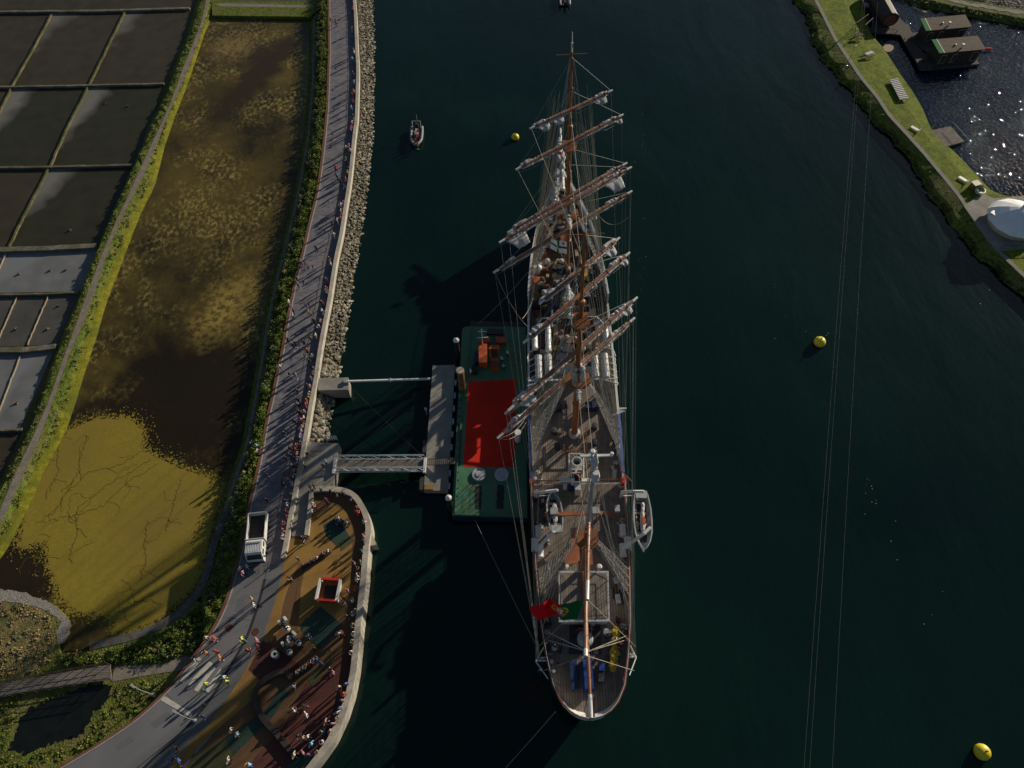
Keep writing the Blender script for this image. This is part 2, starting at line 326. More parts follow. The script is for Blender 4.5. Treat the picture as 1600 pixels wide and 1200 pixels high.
def leafy(name, spots, rnd, leaf=.22, per=70, mats=None, weights=(3, 3, 2, 1, 0)):
    "spots: (x, y, z, radius, height): clumps of leaf-sized faces"
    mb = MB(); idx = list(range(5))
    for sp_ in spots:
        (x, y, z, r, h) = sp_[:5]; wts = sp_[5] if len(sp_) > 5 else weights
        bias = rnd.choices(idx, wts)[0]
        for _ in range(per):
            u = rnd.gauss(0, .45); v = rnd.gauss(0, .45); q = min(1, math.hypot(u, v)); zz = z+h*(1-q*q)*rnd.uniform(.35, 1.05)
            c = Vector((x+u*r, y+v*r, zz)); a = rnd.uniform(0, 6.28); t = rnd.uniform(-.9, .9); L = leaf*rnd.uniform(.6, 1.5)
            d = Vector((math.cos(a)*math.cos(t), math.sin(a)*math.cos(t), math.sin(t)))*L; e = Vector((-math.sin(a), math.cos(a), rnd.uniform(-.5, .5)))*L*.45
            mb.mi = bias if rnd.random() < .65 else rnd.choices(idx, wts)[0]
            mb.add([c-d*.5, c+e, c+d*.6, c-e], [(0, 1, 2, 3)])
    me = bpy.data.meshes.new(name); me.from_pydata(mb.v, [], mb.f)
    for m in M['leafs']: me.materials.append(m)
    me.polygons.foreach_set('material_index', mb.m); o = bpy.data.objects.new(name, me); COL.objects.link(o); return o
# ================================================================== SETTING
mb = MB(); S_ = 3000
mb.sheet([(-S_, -S_), (S_, -S_), (S_, S_), (-S_, S_)], 0.0); structure(mb.build('river_water', M['river']))
mb = MB(); mb.sheet([(-S_, -S_), (S_, -S_), (S_, S_), (-S_, S_)], -4.0); structure(mb.build('ground', M['slope']))
GZ = .5; PZ = 2.2
wall_px = [(551,-40),(554,0),(556,25),(558,75),(560,112),(559,150),(558,187),(554,217),(551,250),(547,287),(544,305),(540,330),(534,370),(527,400),(522,430),(516,470),(510,500),(504,532),(499,562),(494,600),(488,628),(484,654),(480,678),(476,700),(471,730),(466,752),(462,776),(461,783),(455,811),(447,861),(443,874)]
prom_left_px = [(512,-40),(514,0),(515,80),(512,170),(505,240),(497,300),(484,350),(473,400),(462,440),(450,500),(440,560),(434,584),(428,616),(418,656),(409,708),(400,752),(390,794),(375,874),(365,905),(357,935),(347,960),(330,992),(304,1026),(280,1060),(250,1092),(207,1130),(150,1167),(100,1197),(20,1240)]
rip_right_px = [(580,-40),(582,0),(585,60),(584,130),(583,200),(578,260),(572,305),(567,345),(562,385),(555,420),(550,455),(545,490),(540,525),(534,560),(527,590),(520,622),(516,650),(510,690)]
wall_w = smooth(W(wall_px, PZ), 160, 2); left_w = smooth(W(prom_left_px, PZ), 160, 2)
terr_px = [(488,767),(505,765),(522,766),(537,768),(548,772),(558,780),(565,791),(570,800),(574,812),(577,827),(575,840),(573,853),(571,880),(569,905),(566,930),(563,957),(560,980),(558,1007),(553,1052),(546,1086),(535,1120),(517,1158),(496,1187),(480,1207),(450,1240)]
terr_w = smooth(W(terr_px, PZ), 120, 1)
# base marsh ground left of the river
land = [(p.x+2.2, p.y) for p in wall_w]
basepoly = [(-900, 900), (land[0][0]-1, 900)] + [(q[0]-1.2, q[1]) for q in land] + [(-22, 2), (-30, -60), (-900, -60)]
mb = MB(); mb.prism(basepoly, -2, GZ); structure(mb.build('ground_marsh', M['marsh']))
# promenade slab
road_end = W([(443,878),(452,905),(440,960),(415,1010),(380,1080),(330,1150),(262,1230)], PZ)
prom_poly = [(p.x, p.y) for p in left_w] + [(p.x, p.y) for p in reversed(W([(262,1240)], PZ))]
core = [(p.x+.1, p.y) for p in wall_w]
poly = [(p.x, p.y) for p in left_w[::-1]] + core + [(at(445,905,PZ).x, at(445,905,PZ).y)] + [(p.x, p.y) for p in road_end[2:]]
mb = MB(); mb.prism(poly, 0, PZ); structure(mb.build('promenade', M['prom']))
# smoother grey asphalt on the lower reach
low_left = [p for p in left_w if p.y < at(0,905,PZ).y]
ap = [(p.x+.25, p.y) for p in low_left] + [(q.x, q.y) for q in W([(262,1240),(262,1200),(269,1190),(296,1160),(323,1136),(352,1097),(384,1046),(408,1003),(429,942),(440,905),(440,878)], PZ)]
mb = MB(); mb.sheet(ap, PZ+.006); structure(mb.build('road_asphalt', M['asphalt']))
drain_px = [(541,-30),(540,0),(542,50),(544,125),(542,175),(539,217),(536,250),(531,290),(525,325),(517,360),(508,400),(499,440),(492,480),(484,520),(476,560),(468,600),(460,640),(454,680),(447,720),(440,760),(435,800),(430,840),(419,880),(412,915),(402,950),(385,1000),(369,1025),(352,1055),(333,1088),(305,1122),(280,1150),(256,1170),(232,1192),(215,1210)]
dr = smooth(W(drain_px, PZ), 160, 2)
rd = [p for p in dr if p.y < at(0,900,PZ).y]
strip2 = [(p.x, p.y) for p in rd] + [(q.x, q.y) for q in W([(262,1225),(262,1200),(269,1190),(296,1160),(323,1136),(352,1097),(384,1046),(408,1003),(429,942),(438,905)], PZ)]
mb = MB(); mb.sheet(strip2, PZ+.012); structure(mb.build('footway_asphalt', M['asph2']))
def ribbon(pts, w_, z):
    L = []; Rr = []
    for i, p in enumerate(pts):
        a = pts[max(0, i-1)]; b = pts[min(len(pts)-1, i+1)]; d = Vector((b[0]-a[0], b[1]-a[1])).normalized(); nn = Vector((-d.y, d.x))
        L.append((p[0]+nn.x*w_/2, p[1]+nn.y*w_/2, z)); Rr.append((p[0]-nn.x*w_/2, p[1]-nn.y*w_/2, z))
    return [Rr, L]
mb = MB(); mb.strips(ribbon(rd, .32, PZ+.018)); mb.strips(ribbon([p for p in dr if p.y >= rd[0].y], .07, PZ+.01)); structure(mb.build('drain_channel', M['slot']))
mb = MB(); mb.wall([(p.x-.12, p.y) for p in left_w], .34, 1.6, PZ+.05); structure(mb.build('brick_edging', M['kerbred']))
mb = MB(); mb.wall([(p.x+.16, p.y) for p in left_w], .14, 1.6, PZ+.06); structure(mb.build('kerb', M['kerb']))
# painted crossing
def quadpx(pts, z): return [(p.x, p.y) for p in W(pts, z)]
mb = MB(); z_ = PZ+.02
for q in [[(310,1026),(316,1030),(287,1067),(281,1064)],[(327,1033),(333,1037),(298,1071),(292,1070)],[(332,1041),(337,1044),(309,1081),(303,1078)],[(344,1045),(349,1048),(326,1082),(319,1079)],[(254,1088),(260,1089),(301,1115),(298,1121),(251,1094)]]:
    mb.sheet(quadpx(q, z_), z_)
structure(mb.build('road_marking', M['paint']))
mb = MB()
for i in range(8, 150, 9):
    a, b = left_w[i], min(dr, key=lambda q: (q-left_w[i]).length)
    if (b-a).length < 12: mb.strips(ribbon([a.lerp(b, .04), a.lerp(b, .97)], .05, PZ+.014))
structure(mb.build('paving_joint', M['asph2']))
mb = MB()
for px, py in [(399,987),(358,981)]: mb.lathe(at(px, py, PZ+.022), [(.42, 0), (.42, .012)], 16)
structure(mb.build('manhole_covers', M['maroon']))
mb = MB()
for q in [[(372,935),(386,940),(380,960),(366,955)], [(300,1075),(318,1060),(326,1068),(307,1084)], [(235,1130),(262,1112),(268,1120),(242,1139)], [(180,1165),(205,1150),(210,1158),(184,1174)], [(395,880),(408,882),(404,905),(392,902)]]: mb.sheet(quadpx(q, PZ+.01), PZ+.010)
structure(mb.build('asphalt_patch', mat('asphalt_patches', (.13, .13, .137), .9, .12, 5)))
# riprap slope
rr = smooth(W(rip_right_px, 0), 90, 1); wl = [p for p in wall_w if p.y > at(0,690,PZ).y]; wl = resample(wl, 90)
mb = MB(); mb.strips([[(p.x+.3, p.y, 1.7) for p in wl], [((p.x+q.x)/2, (p.y+q.y)/2, .8) for p, q in zip(wl, rr)], [(q.x, q.y, -.05) for q in rr], [(q.x+2.5, q.y, -1.4) for q in rr]]); structure(mb.build('riprap_slope', M['slope']))
# river wall
mb = MB(); mb.wall([(p.x, p.y) for p in wall_w], .55, 1.2, PZ+.55); tag(mb.build('river_wall', M['concrete']), 'long low pale concrete parapet wall between promenade and stone slope', 'wall')
# quay platform and ramp
plat = quadpx([(478,690),(529,693),(520,764),(489,767),(485,800),(482,838),(456,838),(459,798),(466,752)], PZ)
mb = MB(); mb.prism(plat, -1.5, PZ+.008); structure(mb.build('quay_platform', M['conc2']))
slab = quadpx([(498,591),(544,590),(544,609),(497,610)], PZ)
mb = MB(); mb.prism(slab, -1.5, PZ+.05); tag(mb.build('concrete_jetty', M['conc2'], origin=cen(slab)), 'short concrete mooring slab jutting from the stone slope above the gangway', 'jetty')
bl = quadpx([(573,836),(581,835),(589,851),(574,854)], 1.8)
mb = MB(); mb.prism(bl, -1.5, 1.9); tag(mb.build('mooring_block', M['concrete'], origin=cen(bl)), 'concrete block jutting from the outer side of the curved terrace wall', 'mooring block')
# playground terrace
tp = [(p.x, p.y) for p in terr_w]
terr_poly = tp + [(q.x, q.y) for q in W([(262,1240),(269,1190),(296,1160),(323,1136),(352,1097),(384,1046),(408,1003),(429,942),(440,905),(443,878),(447,840),(482,838),(485,800)], PZ)]
mb = MB(); mb.prism(terr_poly, -1.5, PZ-.004); structure(mb.build('terrace_slab', M['brown']))
def col_sheet(name, px, mt, k, sm=0):
    pts = W(px, PZ)
    if sm: pts = smooth(pts+[pts[0]], sm, 1)[:-1]
    mb = MB(); mb.sheet([(p.x, p.y) for p in pts], PZ+.004*k); structure(mb.build(name, mt))
col_sheet('ochre_surfacing', [(447,842),(483,842),(488,800),(520,788),(541,800),(551,826),(550,860),(548,900),(545,930),(537,960),(515,985),(478,965),(470,980),(463,1000),(456,985),(458,960),(464,920),(469,892),(470,880),(462,890),(448,925),(441,950),(436,985),(425,1002),(412,1000),(429,942),(440,905)], M['ochre'], 1)
col_sheet('ochre_band', [(408,1003),(420,1010),(404,1040),(392,1050),(408,1066),(398,1090),(350,1130),(312,1165),(285,1200),(270,1235),(255,1235),(269,1190),(296,1160),(323,1136),(352,1097),(384,1046)], M['ochre'], 1)
col_sheet('maroon_surfacing', [(410,1000),(432,1012),(470,1040),(470,1056),(440,1048),(424,1056),(408,1066),(388,1046)], M['maroon'], 2)
col_sheet('maroon_field', [(478,1068),(500,1060),(548,1010),(552,1052),(545,1086),(534,1120),(516,1156),(495,1185),(470,1215),(380,1215),(400,1180),(440,1140)], M['maroon'], 2)
col_sheet('brown_ring', [(470,880),(464,920),(456,975),(462,1000),(475,1020),(492,1035),(500,1025),(484,1010),(466,985),(468,950),(470,920),(476,890)], M['brown'], 3)
col_sheet('green_surfacing', [(505,820),(528,806),(547,840),(525,852),(510,838)], M['teal'], 4)
col_sheet('green_patch', [(530,848),(548,838),(554,845),(533,862)], M['olive'], 5)
col_sheet('green_diamond', [(468,978),(500,947),(535,976),(500,1015),(478,995)], M['teal'], 5)
col_sheet('green_band', [(352,1153),(400,1120),(415,1108),(440,1075),(452,1082),(425,1122),(365,1180)], M['teal'], 5)
col_sheet('green_corner', [(450,1195),(470,1178),(500,1188),(480,1212),(450,1215)], M['teal'], 5)
col_sheet('ochre_square', [(482,1062),(500,1040),(520,1030),(500,1060),(488,1075)], M['olive'], 4)
col_sheet('olive_field', [(405,1130),(350,1155),(300,1180),(290,1210),(350,1210),(366,1180)], M['olive'], 3)
# terrace walls
mb = MB(); inner = [(p.x, p.y) for p in terr_w]
mb.wall(inner, .7, -.3, PZ+.5); tag(mb.build('terrace_wall', M['concrete']), 'curved pale concrete parapet around the ochre playground terrace', 'wall')
mb = MB(); mb.wall([(p.x, p.y) for p in resample(W([(488,768),(485,800),(480,838)], PZ), 10)], .5, 1.0, PZ+.5); tag(mb.build('ramp_wall', M['concrete'], origin=at(485,800,1.0)), 'short straight parapet between the quay ramp and playground terrace', 'wall')
# curved dark bench
bench_px = [(458,1062),(452,1053),(444,1049),(436,1050),(427,1055),(417,1061),(409,1068),(402,1077),(399,1087),(400,1097),(404,1107),(413,1124),(422,1134),(431,1143),(449,1165),(463,1182)]
bw = smooth(W(bench_px, PZ), 50, 2)
t = thing('curved_bench', 'long dark hook shaped bench winding across the brown terrace', 'bench', (bw[10].x, bw[10].y, PZ))
mb = MB(); mb.wall([(p.x, p.y) for p in bw], .62, PZ+.30, PZ+.44); mb.build('seat', M['dwood'], t)
mb = MB(); mb.wall([(p.x, p.y) for p in bw], .4, PZ, PZ+.296); mb.build('plinth', M['dwood'], t)
# ---------------- west marsh: bank, pans, pond
pan_edge = [(335,-60),(312,-10),(303,18),(290,60),(270,110),(255,150),(235,190),(220,230),(205,265),(190,300),(170,345),(155,380),(140,420),(120,470),(100,520),(80,570),(65,620),(45,670),(20,720),(0,760),(-60,850)]
path_px = [(345,-60),(326,-8),(322,14),(315,40),(298,88),(285,120),(268,163),(252,200),(238,232),(212,290),(182,350),(165,392),(145,450),(122,512),(100,566),(82,620),(54,690),(28,745),(3,805),(-40,880)]
pond_left = [(360,-60),(345,-8),(332,26),(320,50),(307,90),(292,135),(270,190),(257,230),(242,290),(217,340),(202,380),(187,420),(167,470),(150,530),(130,590),(115,640),(97,690),(72,730),(52,780),(30,820),(14,856),(-20,900)]
N = 140
A = smooth(W(pan_edge, .56), N, 2); C = smooth(W(path_px, 1.45), N, 2); F_ = smooth(W(pond_left, .6), N, 2)
rj = random.Random(3)
def jit(row, a, z=None, az=0):
    return [Vector((p.x+rj.gauss(0, a), p.y+rj.gauss(0, a), (p.z if z is None else z)+rj.gauss(0, az))) for p in row]
pw = [.42+.12*math.sin(i*.21) for i in range(N)]
CL = [Vector((p.x-w1, p.y, 1.45)) for p, w1 in zip(C, pw)]; CR = [Vector((p.x+w1, p.y, 1.45)) for p, w1 in zip(C, pw)]
B = [a.lerp(c, .5)+Vector((0, 0, 1.4-1.0+.0)) for a, c in zip(A, CL)]
for p in B: p.z = 1.4+rj.gauss(0, .06)
E_ = [f+Vector((-.75-.6*i_/N, 0, .42)) for i_, f in enumerate(F_)]; E_ = jit(E_, .08, None, .05)
mb = MB(); mb.strips([A, B, CL]); mb.strips([CL, CR]); mb.strips([CR, [c.lerp(e, .5)+Vector((0, 0, .08)) for c, e in zip(CR, E_)], E_]); structure(mb.build('grass_bank', M['grass']))
mb = MB(); mb.strips([E_, [e.lerp(f, .55)+Vector((0, 0, .04)) for e, f in zip(E_, F_)], [f+Vector((.25, 0, -.1)) for f in F_]]); structure(mb.build('yellow_bank', M['yellow']))
mb = MB(); mb.strips([[p+Vector((0, 0, .012)) for p in CL], [p+Vector((0, 0, .012)) for p in CR]]); structure(mb.build('path', M['dirt']))
# pans
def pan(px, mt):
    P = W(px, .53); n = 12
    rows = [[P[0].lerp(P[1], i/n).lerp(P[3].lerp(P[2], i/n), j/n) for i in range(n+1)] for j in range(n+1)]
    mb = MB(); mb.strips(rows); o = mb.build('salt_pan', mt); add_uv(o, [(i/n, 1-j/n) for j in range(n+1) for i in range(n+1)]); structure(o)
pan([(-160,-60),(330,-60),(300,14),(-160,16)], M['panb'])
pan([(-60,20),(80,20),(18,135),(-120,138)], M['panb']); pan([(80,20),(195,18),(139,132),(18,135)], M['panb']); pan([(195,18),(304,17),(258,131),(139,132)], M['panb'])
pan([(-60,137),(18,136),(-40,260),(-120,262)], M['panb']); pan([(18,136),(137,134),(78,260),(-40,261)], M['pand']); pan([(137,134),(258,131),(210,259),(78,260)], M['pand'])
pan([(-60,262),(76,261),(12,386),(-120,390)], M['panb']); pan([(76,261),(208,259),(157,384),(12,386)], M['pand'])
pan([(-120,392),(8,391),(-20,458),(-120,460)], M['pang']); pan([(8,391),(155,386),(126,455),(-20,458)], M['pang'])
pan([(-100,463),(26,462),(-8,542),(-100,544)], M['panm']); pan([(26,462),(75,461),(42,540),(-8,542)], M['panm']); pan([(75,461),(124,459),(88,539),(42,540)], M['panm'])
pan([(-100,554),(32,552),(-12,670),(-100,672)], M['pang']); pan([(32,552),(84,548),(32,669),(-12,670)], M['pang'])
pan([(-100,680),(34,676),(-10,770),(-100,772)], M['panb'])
def ridge(px, w_, z1, mt, name='pan_dike'):
    pts = resample(W(px, z1), 24); mb = MB()
    pts = [(p.x+rj.gauss(0, .03), p.y+rj.gauss(0, .03)) for p in pts]; mb.wall(pts, w_, .3, z1); structure(mb.build(name, mt))
M['dike'] = mat('dry_mud_dike', (.17, .155, .13), .95, .3, 1.6, .06, col2=(.09, .085, .05), mscale=.5)
M['dikeg'] = mat('grassy_dike', (.13, .115, .06), .95, .4, 2, .06, col2=(.06, .065, .025), mscale=.4)
M['board'] = mat('weathered_board', (.26, .21, .14), .8, .15, 1)
ridge([(-160,19),(160,16),(296,12)], .62, .95, M['dike']); ridge([(-120,137),(120,133),(256,130)], .42, .95, M['dike']); ridge([(-120,262),(80,260),(208,257)], .42, .95, M['dike'])
ridge([(-120,392),(60,388),(152,383)], .95, 1.0, M['dike']); ridge([(-100,461),(60,459),(122,456)], .3, .9, M['dike']); ridge([(-100,548),(40,546),(86,541)], .85, 1.0, M['dike']); ridge([(-100,674),(34,670)], .4, .95, M['dike'])
for q in [[(80,22),(50,78),(18,134)],[(194,19),(165,78),(139,132)],[(17,137),(-15,200),(-40,260)],[(137,135),(105,198),(78,259)],[(76,262),(40,330),(13,385)],[(-60,140),(-120,260)]]: ridge(q, .32, .82, M['dikeg'])
for q in [[(10,393),(-18,457)],[(26,463),(-8,541)],[(75,462),(42,539)],[(32,554),(-12,668)]]: ridge(q, .10, .72, M['board'])
ridge([(306,20),(272,110),(236,192),(206,266),(172,346),(141,421),(101,521),(66,621),(22,720)], .12, .78, M['dwood'], 'pan_edge_board')
# pond
pond_right = [(520,-60),(498,10),(484,30),(482,130),(475,210),(463,280),(452,330),(437,390),(424,440),(411,500),(396,590),(378,690),(352,765),(331,830),(318,890),(300,925),(270,955),(215,992),(150,1008),(95,1024),(88,1000),(105,965),(85,945),(50,930),(0,922),(-40,920)]
pond_poly = [(p.x, p.y) for p in smooth(W([(332,26)]+pond_left[3:], .6), 90, 1)] + [(p.x, p.y) for p in smooth(W(pond_right[1:], .6), 90, 1)][::-1]
mb = MB(); mb.sheet(pond_poly, .60); structure(mb.build('pond_water', M['weedpond']))
# algae mat with ragged outline
def ragged(pts, amp, n, rnd, it=1):
    q = resample(pts+[pts[0]], n)[:-1]; out = []; ph = [rnd.uniform(0, 6) for _ in range(6)]
    for i, p in enumerate(q):
        a = amp*(sum(math.sin(i*f_*6.283/n*7+ph[k])/(k+1) for k, f_ in enumerate((1, 2.3, 4.1, 7.7, 13)))*.4+rnd.gauss(0, .22)); b = amp*rnd.gauss(0, .25)
        out.append((p.x+a, p.y+b, p.z))
    return out
rg = random.Random(11)
alg = W([(92,690),(110,672),(150,655),(200,655),(222,672),(220,700),(236,712),(270,728),(300,740),(330,748),(345,760),(328,820),(315,880),(298,920),(265,950),(225,975),(182,988),(180,965),(150,955),(118,955),(92,925),(80,880),(75,850),(50,845),(38,855),(30,840),(48,790),(70,735)], .612)
mb = MB(); mb.sheet(ragged(alg, .4, 170, rg), .612); ea = resample(alg, 300)
for p_ in ea:
    for _ in range(26):
        w0_ = abs(rg.gauss(0, 1)); c_ = (p_.x+rg.gauss(0, .35+.5*w0_), p_.y+rg.gauss(0, .35+.5*w0_)); r0_ = rg.uniform(.03, .20)/(1+.6*w0_); zz_ = .606+rg.random()*.004; mb.add([(c_[0]+r0_*rg.uniform(.6, 1.2)*math.cos(q_), c_[1]+r0_*rg.uniform(.6, 1.2)*math.sin(q_), zz_) for q_ in [k_*1.047 for k_ in range(6)]], [tuple(range(6))])
stuff(mb.build('algae_mat', M['algae']), 'thick yellow green algae mat floating on the lower half of the pond', 'algae')
M['algae2'] = mat('olive_weed', (.13, .10, .028), .9, .3, 1.2, .02, col2=(.06, .045, .012), mscale=.5, cut=(.45, .6))
mb = MB()
for pl in [[(222,705),(190,725),(160,735),(140,738),(120,755),(100,775),(85,800),(62,815)],[(235,718),(210,735),(190,745),(165,760),(140,780),(122,795),(118,806)],[(245,725),(222,742),(205,748),(185,768),(160,790),(140,797),(122,805),(100,808),(80,812),(62,818)],[(135,680),(130,700),(125,722),(122,740),(110,755),(96,768)],[(118,806),(122,830),(115,850),(108,870),(112,880)],[(90,690),(90,740),(80,760),(70,780)],[(285,750),(275,770),(268,800),(258,830)],[(232,812),(225,850),(228,880),(218,905)],[(180,960),(200,945),(215,940),(235,938),(250,945)],[(70,845),(56,870),(52,880)]]:
    q = resample(W(pl, .62), 40); q = [(p.x+rg.gauss(0, .12), p.y+rg.gauss(0, .12)) for p in q]; mb.strips(ribbon(q, .10, .62))
    for k_ in range(4):      # side branches
        i_ = rg.randrange(3, 37); a_ = rg.uniform(0, 6.28); b_ = [q[i_]]
        for _ in range(rg.randrange(5, 14)): a_ += rg.gauss(0, .5); b_.append((b_[-1][0]+.35*math.cos(a_), b_[-1][1]+.35*math.sin(a_)))
        mb.strips(ribbon(b_, .06, .62))
stuff(mb.build('algae_cracks', M['crack']), 'thin dark winding cracks in the yellow algae mat', 'algae cracks')
# slope from the promenade to the pond, shrubs on it
prt = [p for p in smooth(W(pond_right[1:16], .6), 120, 2)]
lft = resample([p for p in left_w if p.y > at(0,1000,PZ).y], 120)
mb = MB(); mb.strips([[(p.x-.25, p.y, 2.15) for p in lft], [((p.x*.6+q.x*.4), p.y*.6+q.y*.4, 1.7) for p, q in zip(lft, prt)], [(q.x+1.3, q.y, .85) for q in prt], [(q.x+.9, q.y, .62) for q in prt], [(q.x-.2, q.y, .5) for q in prt]]); structure(mb.build('shrub_slope', M['grass']))
mb = MB(); mb.strips([[(q.x+1.25, q.y, .93) for q in prt], [(q.x+.75, q.y, .93) for q in prt]]); structure(mb.build('drain_ledge', M['dirt']))
ring_w = smooth(W([(352,800),(334,850),(324,895),(308,928),(280,958),(245,980),(205,995),(165,1004),(140,1010)], 1.05), 60, 1)
mb = MB(); mb.wall([(p.x, p.y) for p in ring_w], .95, .3, 1.05); M['dmud'] = mat('dark_mud', (.10, .095, .085), .95, .3, 1.5, .03); structure(mb.build('pond_side_path', M['dmud']))
def near_ring(x, y): return min((p.x-x)**2+(p.y-y)**2 for p in ring_w) < 1.3
rs = random.Random(5); spots = []
for i in range(1900):
    k = rs.randrange(119); f = rs.uniform(.02, .80); p = lft[k].lerp(lft[k+1], rs.random()); q = prt[k]
    x = p.x-.5+(q.x+1.4-p.x+.5)*f; y = p.y+(q.y-p.y)*f; pn = .5+.5*math.sin(k*.37+2*math.sin(k*.11)); wt = (2, 4, 4, 0, 0) if f < .35 else ((3, 2, 1, 4, 0) if pn > .45 else (4, 3, 1, 1, 1))  # lighter leaf mix beside the promenade paints in its sunlit edge
    if rs.random() < .25*pn and f > .3: continue
    if near_ring(x, y): continue
    spots.append((x, y, .9+1.1*(1-f), rs.choice((.35, .5, .7, 1.0)), rs.choice((.2, .35, .5, .8, 1.3))*(.6 if f < .2 else 1), wt))
stuff(leafy('shrubs', spots, rs, .145, 105), 'dense green shrubs covering the slope between promenade and pond', 'shrubs')
# south west corner: grass, dry patch, gravel bank, footbridge, dark pool
sw = quadpx([(-300,1080),(-20,900),(0,925),(50,932),(85,945),(105,965),(88,1000),(95,1026),(160,1013),(230,990),(300,935),(345,958),(304,1026),(250,1092),(150,1167),(60,1260),(-300,1260)], 1.0)
M['swg'] = mat('rough_grass', (.10, .12, .022), .95, .45, 1.4, .15, col2=(.17, .15, .055), mscale=.22, cut=(.42, .7))
mb = MB(); mb.prism(sw, .2, 1.0); structure(mb.build('rough_grass_ground', M['swg']))
dry = W([(-60,950),(0,942),(45,945),(80,965),(88,1000),(75,1030),(60,1050),(-60,1070)], 1.01)
mb = MB(); mb.sheet(ragged(dry, .5, 100, rg), 1.01); structure(mb.build('dry_ground', M['dry']))
grv = W([(-60,922),(0,920),(40,926),(78,942),(100,958),(112,975),(104,1000),(92,1010),(88,990),(94,972),(78,955),(40,944),(0,938),(-60,938)], 1.02)
mb = MB(); mb.sheet(ragged(grv, .25, 120, rg), 1.02); structure(mb.build('gravel_bank', M['gravel']))
drk_big = W([(8,1160),(35,1100),(85,1078),(150,1062),(182,1066),(182,1100),(150,1125),(140,1152),(90,1170),(30,1188),(5,1180)], .9)
drk = W([(20,1150),(45,1108),(90,1088),(150,1068),(172,1072),(172,1095),(140,1120),(135,1145),(90,1160),(40,1178),(15,1175)], .9)
M['murk'] = mat('dark_pool', (.006, .008, .005), .3, .3, 1)
mb = MB(); mb.sheet(ragged(drk, .6, 120, rg), 1.012); structure(mb.build('pool_water', M['murk']))
pth = quadpx([(176,1040),(250,1037),(300,1020),(310,1028),(290,1045),(240,1052),(172,1064)], 1.4)
mb = MB(); mb.sheet(pth, 1.03); structure(mb.build('path_spur', M['dirt']))
ftb = quadpx([(-40,1098),(-40,1076),(60,1058),(172,1038),(174,1062),(60,1076)], 1.5)
t = thing('footbridge', 'plank footbridge with dark handrails crossing the reeds at lower left', 'footbridge', at(90,1060,1.0))
mb = MB(); mb.prism(ftb, 1.35, 1.5); mb.build('plank_deck', M['plank'], t)
for a, b in (((-40,1076),(172,1038)), ((-40,1098),(174,1062))):
    P = resample(W([a, b], 1.5), 12); mb = MB(); top = [p+Vector((0, 0, 1.0)) for p in P]; mb.path(top, .05); mb.path([p+Vector((0, 0, .5)) for p in P], .03)
    for p in P: mb.tube(p-Vector((0, 0, .3)), p+Vector((0, 0, 1.0)), .05)
    mb.build('handrail', M['dwood'], t)
spots = []
for x, y in scatter([(p[0], p[1]) for p in quadpx([(160,1015),(230,992),(290,945),(345,962),(318,1005),(298,1022),(240,1032),(175,1034),(100,1040),(95,1028)], 1.0)], 420, rs):
    if not near_ring(x, y): spots.append((x, y, 1.0, rs.uniform(.3, .7), rs.uniform(.2, .8)))
for x, y in scatter([(p[0], p[1]) for p in quadpx([(0,1090),(170,1066),(180,1075),(250,1060),(270,1065),(245,1090),(150,1160),(90,1198),(-40,1240),(-60,1100)], 1.0)], 420, rs):
    if not inpoly(x, y, [(p[0], p[1]) for p in drk_big]): spots.append((x, y, 1.0, rs.uniform(.2, .45), rs.uniform(.05, .2), (1, 3, 4, 0, 1)))
stuff(leafy('undergrowth', spots, rs, .16, 50, weights=(2, 4, 2, 0, 1)), 'low green undergrowth beside the footbridge and the road bend', 'undergrowth')
spots = [(x, y, 1.0, rs.uniform(.3, .7), rs.uniform(.08, .2)) for x, y in scatter([(p[0], p[1]) for p in dry], 110, rs)]
stuff(leafy('dry_tussocks', spots, rs, .2, 30, weights=(0, 0, 1, 1, 6)), 'straw coloured dry tussocks beside the gravel bank', 'dry grass')
# tussocks along the west bank
spots = []
for i in range(700):
    k = rs.randrange(N-1); a, b = (B[k], CL[k]) if rs.random() < .5 else (CR[k], E_[k]); p = Vector(a).lerp(b, rs.uniform(.0, .75) if a is B[k] else rs.uniform(.25, 1))
    spots.append((p.x+rs.gauss(0, .1), p.y+rs.uniform(-.5, .5), p.z-.05, rs.uniform(.25, .5), rs.uniform(.1, .3)))
stuff(leafy('bank_tussocks', spots, rs, .15, 26, weights=(3, 4, 3, 0, 1)), 'short grass tussocks on the bank between the salt pans and pond', 'grass')
for i, (px, py) in enumerate([(30,428),(78,423),(103,422),(92,478),(75,514),(25,514),(110,360),(26,630),(200,166),(165,161)]):
    p = at(px, py, .55); spots = [(p.x, p.y, .50, .25, .3)]
    o = leafy('weed_tuft', spots, rs, .16, 90, weights=(0, 0, 1, 2, 4)); tag(o, 'small dry weed tuft growing on a salt pan floor', 'weed tuft', 'weed tufts on the salt pan floors')
# ---------------- riprap rocks
def rock_mesh(i):
    bm = bmesh.new(); bmesh.ops.create_icosphere(bm, subdivisions=2, radius=.5); r_ = random.Random(i)
    sx, sy, sz = r_.uniform(.8, 1.25), r_.uniform(.6, 1.0), r_.uniform(.5, .8)
    pl = [(Vector((r_.gauss(0, 1), r_.gauss(0, 1), r_.gauss(0, 1))).normalized(), r_.uniform(.30, .42)) for _ in range(9)]
    for v in bm.verts:
        for nn, d in pl:
            q = v.co.dot(nn)
            if q > d: v.co -= nn*(q-d)
        v.co = Vector((v.co.x*sx, v.co.y*sy, v.co.z*sz))
    me = bpy.data.meshes.new('riprap_rock'); bm.to_mesh(me); bm.free(); return me
rmeshes = [rock_mesh(i) for i in range(12)]
for i, me in enumerate(rmeshes): me.materials.append(M['rock'][(0, 1, 3, 0, 1, 2, 0, 3, 1, 0, 2, 1)[i]])
rk = random.Random(21); rocks = []
